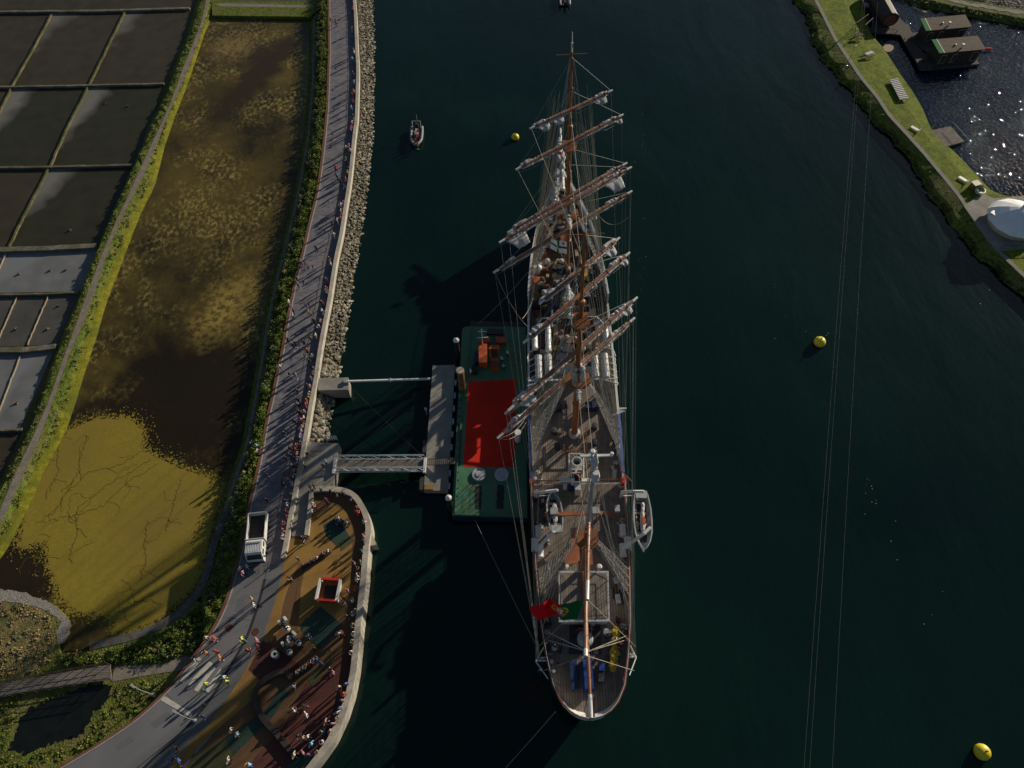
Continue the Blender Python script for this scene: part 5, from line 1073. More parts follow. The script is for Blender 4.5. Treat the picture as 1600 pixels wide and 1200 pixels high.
# ================================================================== BUOYS, BOATS
def buoy(px, py, r, label, mt='yel'):
    p = at(px, py, r*.45); t = thing('buoy', label, 'buoy', (p.x, p.y, 0), 0, 'yellow buoys on the river'); mb = MB(); mb.ball((p.x, p.y, r*.42), r, 20, (1, 1, .9)); mb.build('float', M[mt], t, smooth_=True)
    mb = MB(); mb.lathe((p.x, p.y, 0), [(r*.93, -.1), (r*.97, .0), (r*1.0, r*.16), (r*.985, r*.2)], 20); mb.build('weed_ring', M['olive'], t); mb = MB(); mb.tube((p.x, p.y, r*1.2), (p.x, p.y, r*1.55), .09); mb.tube((p.x-.12, p.y, r*1.6), (p.x+.12, p.y, r*1.6), .05); mb.build('lifting_eye', M['dark'], t)
buoy(805, 214, .72, 'small yellow spherical buoy left of the foremast'); buoy(1281, 534, .86, 'yellow spherical buoy alone in the middle of the river'); buoy(1535, 1175, .86, 'largest looking yellow buoy near the lower right corner')
M['ribgrey'] = mat('grey_rubberised_fabric', (.17, .19, .20), .6, .15, 2)
def rib(px, py, L, wd, ang, label):
    p = at(px, py, .4); t = thing('inflatable_boat', label, 'boat', (p.x, p.y, 0), ang)
    mb = MB(); path = [(-L*.5, -wd*.42), (-L*.2, -wd*.44), (L*.15, -wd*.42), (L*.33, -wd*.3), (L*.45, -wd*.12), (L*.48, 0), (L*.45, wd*.12), (L*.33, wd*.3), (L*.15, wd*.42), (-L*.2, wd*.44), (-L*.5, wd*.42)]
    mb.path([(x, y, .55+max(0, x)*.06) for x, y in path], .24, 10); [mb.ball((x, y, .55+max(0, x)*.06), .24, 10) for x, y in path]; mb.build('tube', M['ribgrey'], t, local=True)
    mb = MB(); mb.prism([(-L*.46, -wd*.38), (L*.2, -wd*.38), (L*.42, 0), (L*.2, wd*.38), (-L*.46, wd*.38)], .1, .35); mb.build('boat_floor', M['dark'], t, local=True)
    mb = MB(); mb.box((-.2, 0, .8), (.7, .7, .9)); mb.box((-1.2, 0, .65), (1.1, .5, .5)); mb.build('console', M['grey'], t, local=True)
    mb = MB(); mb.box((-L*.53, 0, .8), (.5, .5, .9)); mb.build('outboard_motor', M['black'], t, local=True)
    mb = MB(); [mb.tube((-L*.4, s_*wd*.33, .5), (-L*.42, s_*wd*.33, 2.2), .05) for s_ in (-1, 1)]; mb.tube((-L*.42, -wd*.33, 2.2), (-L*.42, wd*.33, 2.2), .05); mb.tube((-L*.42, .2, 2.2), (-L*.44, .2, 3.6), .02); mb.build('radar_arch', M['white'], t, local=True); return t
ribp = rib(651, 214, 5.2, 2.3, R(-88), 'small grey inflatable patrol boat with crew on open water left of the ship')
rib(882, -4, 6, 2.4, R(90), 'dark boat cut off by the top edge of the photo')
# ================================================================== PROMENADE OBJECTS
# bollards
bp = MB(); bp.tube((0, 0, 0), (0, 0, .85), .055, .05, 8); bp.ball((0, 0, .87), .07, 8)
bo = bp.build('bollard', M['dark'], local=True); tag(bo, 'thin dark metal bollard post standing along the promenade drain line', 'bollard', 'bollards along the promenade drain')
i = 0; acc = 0; first = True
for a, b in zip(dr, dr[1:]):
    acc += (b-a).length; gap = 2.1 if a.y > 70 else 3.6
    if acc > gap and a.y > 12:
        acc = 0; o = bo if first else bo.copy()
        if not first: COL.objects.link(o)
        first = False; o.location = (b.x, b.y, PZ)
# lamp posts
def lamp(px, py, zb, h, label, arm):
    p = at(px, py, zb); t = thing('street_lamp', label, 'street lamp', p)
    mb = MB(); mb.tube(p, p+Vector((0, 0, h)), .06, .04, 8); mb.lathe(p, [(.2, 0), (.2, .25), (.1, .3)], 10); mb.build('post', M['steel'], t)
    mb = MB(); q = p+Vector((0, 0, h)); mb.tube(q, q+Vector(arm), .05); mb.build('arm', M['steel'], t); mb = MB(); mb.box(q+Vector(arm)*.95+Vector((0, 0, .02)), (.55, .2, .08), math.atan2(arm[1], arm[0])); mb.build('lamp_head', M['grey'], t)
lamp(305, 1126, PZ, 3.4, 'slim white street lamp standing on the road edge line below the crossing', (-1.0, .5, .15)); lamp(240, 1086, 1.0, 3.4, 'slim pale street lamp in the grass left of the road', (-.9, .4, .15))
lamp(1322, 104, 1.4, 4.2, 'street lamp beside the east bank path', (.3, .2, .1))
# truck
t = thing('tipper_truck', 'white tipper truck with open empty bed parked at the promenade edge', 'truck', (at(402,845,PZ).x, at(402,845,PZ).y, PZ), 0)
TR = at(401.5, 832, 3.0); ang = math.atan2((at(391,870,3).y-at(397,800,3).y), (at(391,870,3).x-at(397,800,3).x)); t.location = (TR.x+.3, TR.y-.7, PZ); t.rotation_euler = (0, 0, ang)
# local x forward (towards viewer bottom)
mb = MB(); mb.box((.2, 0, .75), (5.8, .9, .25)); mb.build('chassis', M['dark'], t, local=True)
mb = MB(); x0, x1, w2 = -2.9, 0.55, 1.05
mb.box(((x0+x1)/2, 0, 1.02), (x1-x0, 2*w2, .1)); mb.build('bed_floor', M['dwood'], t, local=True)
mb = MB()
for s_ in (-1, 1): mb.box(((x0+x1)/2, s_*(w2+.03), 1.55), (x1-x0, .06, 1.0))
mb.box((x0+.03, 0, 1.55), (.06, 2*w2-.01, .96)); mb.box((x1+.04, 0, 1.62), (.08, 2*w2+.2, 1.2)); mb.build('bed_side', M['white'], t, local=True)
mb = MB(); prof = [(.75, .6), (.75, 2.15), (.95, 2.3), (2.35, 2.3), (2.55, 2.2), (2.95, 1.45), (3.05, 1.1), (3.05, .55)]
mb.loft([[(x, y*1.0, z) for x, z in prof] for y in (-1.0, 1.0)]); mb.build('cab', M['white'], t, local=True)
mb = MB(); mb.add([(2.62, -.85, 2.12), (2.62, .85, 2.12), (2.98, .9, 1.45), (2.98, -.9, 1.45)], [(0, 1, 2, 3)]); 
for s_ in (-1, 1):
    mb.box((2.15, s_*1.0, 1.72), (.7, .03, .5)); mb.box((1.2, s_*1.0, 1.72), (.6, .03, .5))
mb.build('windows', M['glass'], t, local=True)
mb = MB(); 
for k in range(9): mb.box((1.6, -.8+.2*k, 2.31), (1.3, .06, .03))
mb.box((1.15, 0, 2.36), (.12, 1.5, .08)); mb.build('roof_ribs', M['grey'], t, local=True)
for x in (-1.9, 2.1):
    for s_ in (-1, 1): mb = MB(); mb.tube((x, s_*.78, .4), (x, s_*1.03, .4), .4, .4, 18); mb.build('wheel', M['black'], t, local=True)
mb = MB(); mb.box((3.1, 0, .6), (.14, 2.0, .3)); mb.build('bumper', M['dark'], t, local=True)
for s_ in (-1, 1):
    mb = MB(); mb.box((3.09, s_*.75, 1.0), (.06, .32, .2)); mb.build('headlight', M['steel'], t, local=True); mb = MB(); mb.box((2.75, s_*1.2, 1.7), (.1, .22, .35)); mb.tube((2.7, s_*1.0, 1.75), (2.75, s_*1.2, 1.75), .025); mb.build('wing_mirror', M['dark'], t, local=True)
# play pen
c = at(516, 925, PZ); t = thing('play_frame', 'square play frame with red and white padded sides on ochre surfacing', 'play frame', c, R(-4))
w2, l2, h2 = 1.2, 1.25, 1.05
for s_ in (-1, 1):
    mb = MB(); mb.box((s_*w2, 0, h2-.05), (.3, 2*l2, .3)); mb.box((s_*w2, 0, .45), (.06, 2*l2, .9)); mb.build('white_side', M['white'], t, local=True)
    mb = MB(); mb.box((0, s_*l2, h2-.02), (2*w2-.31, .26, .3)); mb.box((0, s_*l2, .45), (2*w2-.31, .06, .9)); mb.build('red_side', M['red'], t, local=True)
mb = MB(); mb.sheet([(-.75, -.9), (.95, -.9), (.95, .75), (-.75, .75)], .03); mb.build('dark_mat', M['black'], t, local=True)
# motorcycles
def motorcycle():
    t = thing('motorcycle', 'x', 'motorcycle', group='police motorcycles on the terrace')
    for x in (-.7, .72):
        mb = MB(); ring = []
        for k in range(18): a_ = k*math.pi/9; ring.append([(x+r_*math.cos(a_), y_, .32+r_*math.sin(a_)) for r_, y_ in ((.32, -.06), (.32, .06), (.24, .06), (.24, -.06))])
        mb.loft(ring+[ring[0]], caps=False); mb.tube((x, -.03, .32), (x, .03, .32), .24, .24, 14); mb.build('wheel', M['black'], t, local=True)
    mb = MB(); lumps(mb, (-.6, 0, .68), (.55, 0, .8), .26, random.Random(1), 8, 1.2, .05); mb.build('body', M['dark'], t, local=True)
    mb = MB(); lumps(mb, (.15, 0, .85), (.75, 0, .8), .27, random.Random(2), 6, 1.2, .05); mb.build('fairing', M['white'], t, local=True); mb = MB(); mb.box((.0, .2, .62), (1.2, .03, .12)); mb.box((.0, -.2, .62), (1.2, .03, .12)); mb.build('stripe', M['white'], t, local=True)
    mb = MB(); mb.box((-.3, 0, .95), (.8, .3, .12)); mb.build('seat', M['black'], t, local=True); mb = MB(); mb.tube((.55, -.36, 1.08), (.55, .36, 1.08), .03); mb.tube((.7, 0, .4), (.5, 0, 1.08), .05); mb.build('handlebar', M['dark'], t, local=True)
    mb = MB(); mb.add([(.6, -.2, 1.0), (.6, .2, 1.0), (.42, .16, 1.35), (.42, -.16, 1.35)], [(0, 1, 2, 3)]); mb.build('windscreen', M['glass'], t, local=True)
    for s_ in (-1, 1): mb = MB(); mb.box((-.65, s_*.32, .72), (.5, .22, .38)); mb.build('pannier', M['white'], t, local=True)
    return t
def bicycle():
    t = thing('bicycle', 'x', 'bicycle', group='bicycles on the promenade')
    for x in (-.52, .52):
        mb = MB(); prev = None
        for k in range(21):
            a_ = k*math.pi/10; q = (x+.34*math.cos(a_), 0, .35+.34*math.sin(a_))
            if prev: mb.tube(prev, q, .028, n=5)
            prev = q
        for k in range(6): a_ = k*math.pi/6; mb.tube((x-.33*math.cos(a_), 0, .35-.33*math.sin(a_)), (x+.33*math.cos(a_), 0, .35+.33*math.sin(a_)), .008, n=3)
        mb.build('wheel', M['black'], t, local=True)
    mb = MB()
    for a_, b_ in (((-.52, 0, .35), (-.12, 0, .32)), ((-.12, 0, .32), (.36, 0, .8)), ((-.12, 0, .32), (-.22, 0, .85)), ((-.22, 0, .82), (.36, 0, .85)), ((-.52, 0, .35), (-.2, 0, .75)), ((.52, 0, .35), (.35, 0, .95))): mb.tube(a_, b_, .025)
    mb.build('frame', M['red'], t, local=True); mb = MB(); mb.box((-.23, 0, .9), (.26, .14, .05)); mb.build('saddle', M['black'], t, local=True); mb = MB(); mb.tube((.34, -.28, .98), (.34, .28, .98), .02); mb.build('handlebar', M['dark'], t, local=True); return t
proto = motorcycle()
for i, (x, y, a_, lab) in enumerate([(448, 979, -50, 'white police motorcycle parked beside the ochre field corner'), (464, 1001, -40, 'white police motorcycle parked beside the dark green rubber diamond'), (452, 1014, -58, 'white striped motorcycle, lowest of the three on the terrace')]):
    o = proto if i == 0 else copy_tree(proto); p = at(x, y, PZ+.4); o.location = (p.x, p.y, PZ); o.rotation_euler = (0, 0, R(a_)); o.scale = (1.12, 1.12, 1.12); o['label'] = lab
proto = bicycle(); BK = [(334, 1001, 20, 'bicycle with red frame at the road edge above the crossing'), (459, 1110, 10, 'bicycle lying in the brown terrace near two people in white'), (477, 1106, 60, 'bicycle held by a person in dark clothes on the terrace'), (474, 416, -60, 'bicycle leaning in the shrubs on the promenade left edge'), (479, 413, -50, 'bicycle just beside the shrub edge, nearer the paving')]
for i, (x, y, a_, lab) in enumerate(BK):
    o = proto if i == 0 else copy_tree(proto); p = at(x, y, PZ+.35); o.location = (p.x, p.y, PZ+.01); o.rotation_euler = (R(8), 0, R(a_)); o['label'] = lab
# tyre lying on the terrace, diag shadow bar
mb = MB(); ring = []; p = at(432, 1024, PZ)
for k in range(19): a_ = k*2*math.pi/18; ring.append([(p.x+r_*math.cos(a_), p.y+r_*math.sin(a_), p.z+z) for r_, z in ((.42, 0), (.42, .8), (.2, .8), (.2, 0))])
mb.loft(ring, caps=False); tag(mb.build('stone_ring', M['grey'], origin=p), 'round pale ring shaped stool on the maroon surfacing', 'stool')
t = thing('bench', 'long straight dark bar standing for shadows along a row of seated people', 'bench', at(490,880,PZ))  # dark bar puts the seated people's shadows into a bench shape
bb = W([(473,890),(517,862)], PZ); mb = MB(); mb.wall([(q.x, q.y) for q in bb], .55, PZ+.3, PZ+.44); mb.build('seat', M['dwood'], t); mb = MB(); mb.wall([(q.x, q.y) for q in bb], .4, PZ, PZ+.296); mb.build('plinth', M['dark'], t)
t = thing('bench', 'short dark bench on the green patch at the terrace top', 'bench', at(534,815,PZ)); bb = W([(524,810),(546,822)], PZ); mb = MB(); mb.wall([(q.x, q.y) for q in bb], .5, PZ+.3, PZ+.44); mb.build('seat', M['dwood'], t); mb = MB(); mb.wall([(q.x, q.y) for q in bb], .36, PZ, PZ+.296); mb.build('plinth', M['dark'], t)
t = thing('bench', 'dark bench with a row of people near the terrace centre', 'bench', at(475,1043,PZ)); bb = W([(462,1058),(500,1030)], PZ); mb = MB(); mb.wall([(q.x, q.y) for q in bb], .5, PZ+.3, PZ+.44); mb.build('seat', M['dwood'], t); mb = MB(); mb.wall([(q.x, q.y) for q in bb], .36, PZ, PZ+.296); mb.build('plinth', M['dark'], t)
# ================================================================== EAST BANK OBJECTS
def houseboat(px, label, g='houseboats at the jetty'):
    zr = 3.5; P = W(px, zr); t = thing('houseboat', label, 'houseboat', (cen(P).x, cen(P).y, 0), 0, g)
    a, b, c, d = P   # a=front-left(top), b=far right, c = near right, d = near left
    ux = (b-a).normalized(); uy = (a-d).normalized(); L = (b-a).length; Wd = (a-d).length
    def q(u, v, z=0): r_ = d+ux*u+uy*v; return (r_.x, r_.y) if z is None else Vector((r_.x, r_.y, z))
    def rect(u0, v0, u1, v1): return [q(u0, v0, None), q(u1, v0, None), q(u1, v1, None), q(u0, v1, None)]
    mb = MB(); mb.prism(rect(-2.3, -.6, L+.2, Wd+.1), -.2, .55); mb.build('raft', M['wood'], t)
    mb = MB(); mb.prism(rect(.9, .25, L-.35, Wd-.3), .55, 3.2); mb.build('wall', M['dwood'], t)
    for (u, wd_) in ((1.2, 1.0), (3.6, .8), (L-1.9, 1.2)):
        mb = MB(); mb.prism(rect(u, .20, u+wd_, .262), .8, 2.7); w_ = mb.build('window', M['cream'], t); mb = MB(); mb.prism(rect(u+.07, .17, u+wd_*.5-.03, .215), .9, 2.6); mb.prism(rect(u+wd_*.5+.03, .17, u+wd_-.07, .215), .9, 2.6); mb.build('pane', M['glass'], w_)
    def slab(u0, u1, z, mt, nm, th=.14, tilt=.25):
        mb = MB(); v = [q(u0, -.1, z), q(u1, -.1, z), q(u1, Wd, z+tilt), q(u0, Wd, z+tilt)]; mb.add([x-Vector((0, 0, th)) for x in v]+v, [(3,2,1,0), (4,5,6,7), (0,1,5,4), (1,2,6,5), (2,3,7,6), (3,0,4,7)]); mb.build(nm, M[mt], t)
    slab(1.15, L+.1, 3.42, 'roof', 'roof'); slab(1.0, 1.146, 3.43, 'cream', 'cream_trim'); slab(.0, .996, 3.42, 'greenp', 'green_awning')
    mb = MB(); p = q(L*.52, Wd*.22, 3.5); mb.tube(p, p+Vector((0, 0, .5)), .16, .16, 10); mb.box(p+Vector((0, 0, .65)), (.45, .45, .3)); mb.build('chimney', M['white'], t)
    mb = MB(); p = q(L*.42, Wd*.45, 3.55); mb.lathe(p, [(.2, 0), (.2, .2), (.05, .25)], 10); mb.build('roof_vent', M['grey'], t)
    mb = MB(); p = q(-1.2, Wd*.4, .55); mb.box(p+Vector((0, 0, .35)), (.9, .9, .06)); mb.tube(p, p+Vector((0, 0, .35)), .06); mb.box(p+Vector((.9, .3, .25)), (.4, .4, .5)); mb.build('deck_table', M['wood'], t)
    mb = MB()
    for u in [-2.2+.8*k for k in range(5)]: p = q(u, -.5, .55); mb.tube(p, p+Vector((0, 0, .9)), .03)
    mb.tube(q(-2.2, -.5, 1.45), q(1.0, -.5, 1.45), .03); mb.build('railing', M['dark'], t)
houseboat([(1437,30),(1507,24),(1518,43),(1447,47)], 'upper brown roofed houseboat with green awning strip, farther from the raft')
houseboat([(1455,63),(1526,57),(1539,76),(1468,82)], 'lower brown roofed houseboat with green awning strip, red kayak at its end')
jt = thing('wooden_jetty', 'dark timber jetty leading from the bank to both houseboats', 'jetty', at(1425,70,0))
mb = MB(); mb.prism(pg([(1303,47),(1304,42),(1362,43),(1395,43),(1398,36),(1420,38),(1425,52),(1422,56),(1436,74),(1458,100),(1456,108),(1438,108),(1430,92),(1415,68),(1407,54),(1362,50)], .75), .4, .75); mb.build('deck', M['wood'], jt)
mb = MB(); mb.prism(pg([(1425,56),(1440,64),(1462,66),(1470,84),(1455,84),(1440,76)], .7), .35, .7); mb.build('side_deck', M['wood'], jt)
mb = MB()
for px_ in [(1364,49),(1380,50),(1400,52),(1412,64),(1424,84),(1436,106),(1456,106),(1365,42),(1385,42)]: p = at(*px_, .5); mb.tube((p.x, p.y, -1), (p.x, p.y, 1.3), .09)
mb.build('jetty_post', M['dwood'], jt)
mb = MB(); mb.tube(at(1362,45,1.7), at(1400,46,1.7), .04); mb.tube(at(1330,47,2.2), at(1362,47,1.7), .04); [mb.tube(at(x, 46, .7), at(x, 46, 1.7), .035) for x in (1362, 1374, 1386, 1398)]; mb.build('handrail', M['dark'], jt)
# kayak
mb = MB(); a0 = at(1534, 78, .2); a1 = at(1550, 77, .2); d = (a1-a0); lm = [[a0+d*u+Vector((0, w_*math.cos(q_), .2+w_*.6*math.sin(q_))) for q_ in [k*math.pi/4 for k in range(8)]] for u, w_ in ((0, .03), (.2, .25), (.5, .36), (.8, .25), (1, .03))]; mb.loft(lm); tag(mb.build('kayak', M['redcarpet'], origin=a0), 'small dark red kayak moored at the right end of the lower houseboat', 'kayak')
# barrel cabin on its raft
t = thing('barrel_cabin', 'dark barrel shaped cabin with pale ridge on a timber raft', 'cabin', at(1385,24,0))
mb = MB(); mb.prism(pg([(1352,-12),(1372,-20),(1398,20),(1420,42),(1400,46),(1362,44),(1366,25)], .7), .1, .7); mb.build('raft', M['wood'], t)
a0 = at(1366,-14,2.2); a1 = at(1391,31,2.2); d = (a1-a0).normalized(); sd_ = Vector((-d.y, d.x, 0)); prof = [(math.cos(q_), math.sin(q_)) for q_ in [k*math.pi/10 for k in range(20)]]
mb = MB(); mb.loft([[p+sd_*x*1.75+Vector((0, 0, z*1.5)) for x, z in prof] for p in (a0, a0.lerp(a1, .5), a1)]); mb.build('barrel', M['dwood'], t)
mb = MB(); mb.loft([[p+sd_*x+Vector((0, 0, z)) for x, z in ((-.35, 1.44), (.35, 1.44), (.3, 1.56), (-.3, 1.56))] for p in (a0-d*.1, a1+d*.1)]); mb.build('ridge_cap', M['cream'], t)
mb = MB(); mb.loft([[p+sd_*x*1.2+Vector((0, 0, z*1.05-.1)) for x, z in prof] for p in (a1+d*.01, a1+d*.05)]); mb.build('end_door', M['rail'], t)
# boat shed / tarp beside it
t = thing('rowing_boat', 'small grey covered boat beside the barrel cabin', 'boat', at(1350,9,.3)); mb = MB(); lumps(mb, at(1342,10,.4), at(1356,7,.4), .75, rl, 10, .6, .08); mb.build('cover', M['grey'], t); mb = MB(); lumps(mb, at(1341,10.5,.15), at(1357,6.5,.15), .8, rl, 10, .4, .03); mb.build('hull', M['dwood'], t)
# garden lawn, gravel and furniture near the houseboats
for k, (x, y) in enumerate([(1340,60),(1356,88)]):
    t = thing('picnic_table', ['dark picnic table on the lawn nearer the jetty', 'grey picnic table on the lawn lower edge'][k], 'picnic table', at(x, y, 1.36), R(25), 'picnic tables on the lawn'); p = at(x, y, 1.36)
    mb = MB(); mb.box((0, 0, .75), (1.8, .75, .06)); mb.build('table_top', M['wood' if k == 0 else 'grey'], t, local=True)
    for s_ in (-1, 1): mb = MB(); mb.box((0, s_*.75, .45), (1.8, .28, .05)); mb.tube((s_*.6, -.8, 0), (s_*.6, .8, .0), .04); mb.tube((s_*.6, -.5, 0), (s_*.6, -.1, .75), .04); mb.tube((s_*.6, .5, 0), (s_*.6, .1, .75), .04); mb.build('bench_seat', M['wood'], t, local=True)
for k, (a, b) in enumerate([((1331,52),(1350,38)), ((1345,55),(1357,44))]):
    t = thing('swing_frame', ['wooden swing frame at the lawn top', 'second wooden frame beside the jetty entrance'][k], 'swing', at(*a, 1.3)); p = at(*a, 1.3); q = at(*b, 1.3); mb = MB(); u = Vector((0, 0, 2.2)); mb.tube(p+u, q+u, .06)
    for e in (p, q): mb.tube(e+Vector((.5, -.5, 0)), e+u, .05); mb.tube(e+Vector((-.5, .5, 0)), e+u, .05)
    mb.build('frame', M['dwood'], t)
# striped solar rack
px4 = W([(1390,125),(1402,122),(1420,154),(1406,156)], 1.85); t = thing('solar_rack', 'narrow striped panel rack on the grass east of the path', 'panel rack', (cen(px4).x, cen(px4).y, 1.3))
for i in range(12):
    f0, f1 = i/12+.02, (i+.5)/12; mb = MB(); l_ = [px4[0].lerp(px4[3], f0), px4[1].lerp(px4[2], f0), px4[1].lerp(px4[2], f1), px4[0].lerp(px4[3], f1)]; mb.prism([(p.x, p.y) for p in l_], 1.87, 1.92); mb.build('panel_slat', M['white'], t)
mb = MB(); mb.prism([(p.x, p.y) for p in px4], 1.78, 1.85); mb.build('panel_base', M['navy'], t); mb = MB(); [mb.tube((p.x, p.y, 1.0), (p.x, p.y, 1.78), .05) for p in px4]; mb.build('rack_leg', M['grey'], t)
# raft
rq = pg([(1453,204),(1485,197),(1507,221),(1474,230)], .5); t = thing('wooden_raft', 'square weathered plank raft floating off the east bank', 'raft', (cen(rq).x, cen(rq).y, 0)); mb = MB(); mb.prism(rq, .1, .5); mb.build('deck', M['plank'], t)
mb = MB(); R4 = [Vector((*p, .5)) for p in rq]
for p in resample(R4[1:3], 5)+resample([R4[0], R4[1]], 4): mb.tube(p, p+Vector((0, 0, .9)), .035)
mb.tube(R4[1]+Vector((0, 0, .9)), R4[2]+Vector((0, 0, .9)), .03); mb.build('handrail', M['dark'], t)
# tent / dome with chimney
pv = pg([(1506,322),(1524,309),(1540,303),(1552,310),(1600,306),(1680,306),(1690,395),(1600,388),(1560,392),(1548,380),(1528,353)], 1.6); mb = MB(); mb.prism(pv, .2, 1.6); structure(mb.build('paved_terrace', M['conc2']))
c = at(1581, 349, 1.6); t = thing('round_tent', 'large white domed round tent on a paved terrace at the right edge', 'tent', c)
mb = MB(); mb.lathe(c, [(3.9, 0), (4.0, 1.1)], 40); mb.build('wall', M['cream'], t)
mb = MB(); mb.lathe(c+Vector((0, 0, 1.1)), [(4.5, -.08), (4.52, .05), (4.1, .55), (3.2, 1.15), (2.0, 1.75), (.9, 2.15), (.3, 2.3), (0, 2.35)], 12); mb.build('roof', mat('white_tent_fabric', (.78, .79, .80), .7, .05, 1), t)
mb = MB(); p = at(1553, 336, 3.1); mb.box(p, (.9, 1.2, .8), R(35)); mb.build('entrance_hood', M['white'], t); mb = MB(); mb.lathe(c+Vector((.2, .5, 3.3)), [(.25, 0), (.25, .35), (.1, .4)], 10); mb.build('roof_cap', M['white'], t)
t = thing('planter', 'round white planter with a leafy bush beside the path terrace', 'planter', at(1531,299,1.6)); mb = MB(); mb.lathe(at(1530,300,1.6), [(.7, 0), (.85, .5), (.7, .5), (.6, .3)], 18); mb.build('pot', M['white'], t)
o = leafy('bush', [(at(1531,296,2).x+a_, at(1531,296,2).y+b_, 1.9, .55, .8) for a_, b_ in ((0, 0), (.3, .1), (-.3, 0), (0, .35))], rs, .16, 60, weights=(1, 4, 2, 0, 0)); o.parent = t; o.matrix_parent_inverse = Matrix.Translation(-Vector(t.location))
p = at(1525, 287, 2.2); t = thing('utility_box', 'small pale box like hut standing in grass above the planter', 'utility box', (p.x, p.y, 1.3)); mb = MB(); mb.box((0, 0, .5), (1.2, 1.0, 1.0), R(20)); mb.build('body', M['rust'], t, local=True); mb = MB(); mb.box((0, 0, 1.05), (1.35, 1.15, .1), R(20)); mb.build('lid', M['cream'], t, local=True)
for k, (x, y) in enumerate([(1429,203),(1504,282)]): t = thing('sun_lounger', ['white lounger on grass beside the path near the raft', 'white lounger on grass above the round tent'][k], 'sun lounger', at(x, y, 1.4), R(-50), 'white loungers on the east bank'); mb = MB(); mb.box((0, 0, .3), (1.7, .6, .08)); mb.box((.75, 0, .5), (.4, .6, .08), rot=Matrix.Rotation(R(-50), 3, 'Y')); mb.build('bed', M['white'], t, local=True); mb = MB(); [mb.tube((x_, y_, 0), (x_, y_, .3), .03) for x_ in (-.7, .6) for y_ in (-.25, .25)]; mb.build('leg', M['grey'], t, local=True)
t = thing('fence', 'low dark green fence at the lower edge of the tent terrace', 'fence', at(1570,396,1.3)); P = resample(W([(1560,392),(1582,391),(1640,388)], 1.3), 14); mb = MB(); mb.path([p+Vector((0, 0, 1.1)) for p in P], .05); mb.path([p+Vector((0, 0, .5)) for p in P], .03); [mb.tube(p, p+Vector((0, 0, 1.1)), .04) for p in P]; mb.build('rails', M['greenp'], t)
# floating markers, foam
for k, (x, y) in enumerate([(1388,75)]): mb = MB(); q = [at(x+11*math.cos(i*.52)*.8, y+6*math.sin(i*.52), .05) for i in range(12)]; mb.sheet(ragged(q, .2, 40, rg), .05); stuff(mb.build('reed_patch', M['gtan']), 'pale reed patch floating beside the lawn', 'reeds')
for pl in ([(1428,11),(1440,15),(1455,18),(1450,20),(1436,17)], [(1520,32),(1535,35),(1542,38),(1530,37)]): mb = MB(); mb.sheet(ragged(W(pl, .05), .15, 40, rg), .05); stuff(mb.build('reed_patch', M['gtan']), 'pale dead reeds along the far dike', 'reeds')
mb = MB()
rf = random.Random(4)
for (cx, cy, sx, sy, n_) in [(1000,420,14,45,46), (1270,522,16,5,16), (1360,770,14,30,34), (1000,230,12,50,16), (1220,480,30,40,18), (1440,980,50,60,14), (1550,455,30,20,26), (1010,330,10,20,10), (1400,860,10,40,16)]:
    for _ in range(n_//3):
        c = at(cx+rf.gauss(0, sx*.6), cy+rf.gauss(0, sy*.6), .012); w_ = rf.uniform(.02, .055); a_ = rf.uniform(0, 3); mb.add([(c.x+w_*rf.uniform(.6, 1.6)*math.cos(a_+k*1.26), c.y+w_*math.sin(a_+k*1.26), .012) for k in range(5)], [tuple(range(5))])
stuff(mb.build('foam_flecks', M['grey']), 'tiny white foam flecks drifting on the river', 'foam')
# overhead cables
for k, (a, b, lab) in enumerate([((1338,150),(1262,1200),'leftmost'), ((1342,150),(1271,1200),'middle'), ((1362,180),(1307,1200),'rightmost')]):
    A0 = at(*a, 17); B0 = at(*b, 17); d = B0-A0; mb = MB(); mb.path(sag(A0-d*.35, B0+d*.5, 1.2, 24), .004, 4); tag(mb.build('overhead_cable', M['wire'], origin=A0), lab+' of three thin overhead cables crossing the right side of the river', 'cable', 'overhead cables')
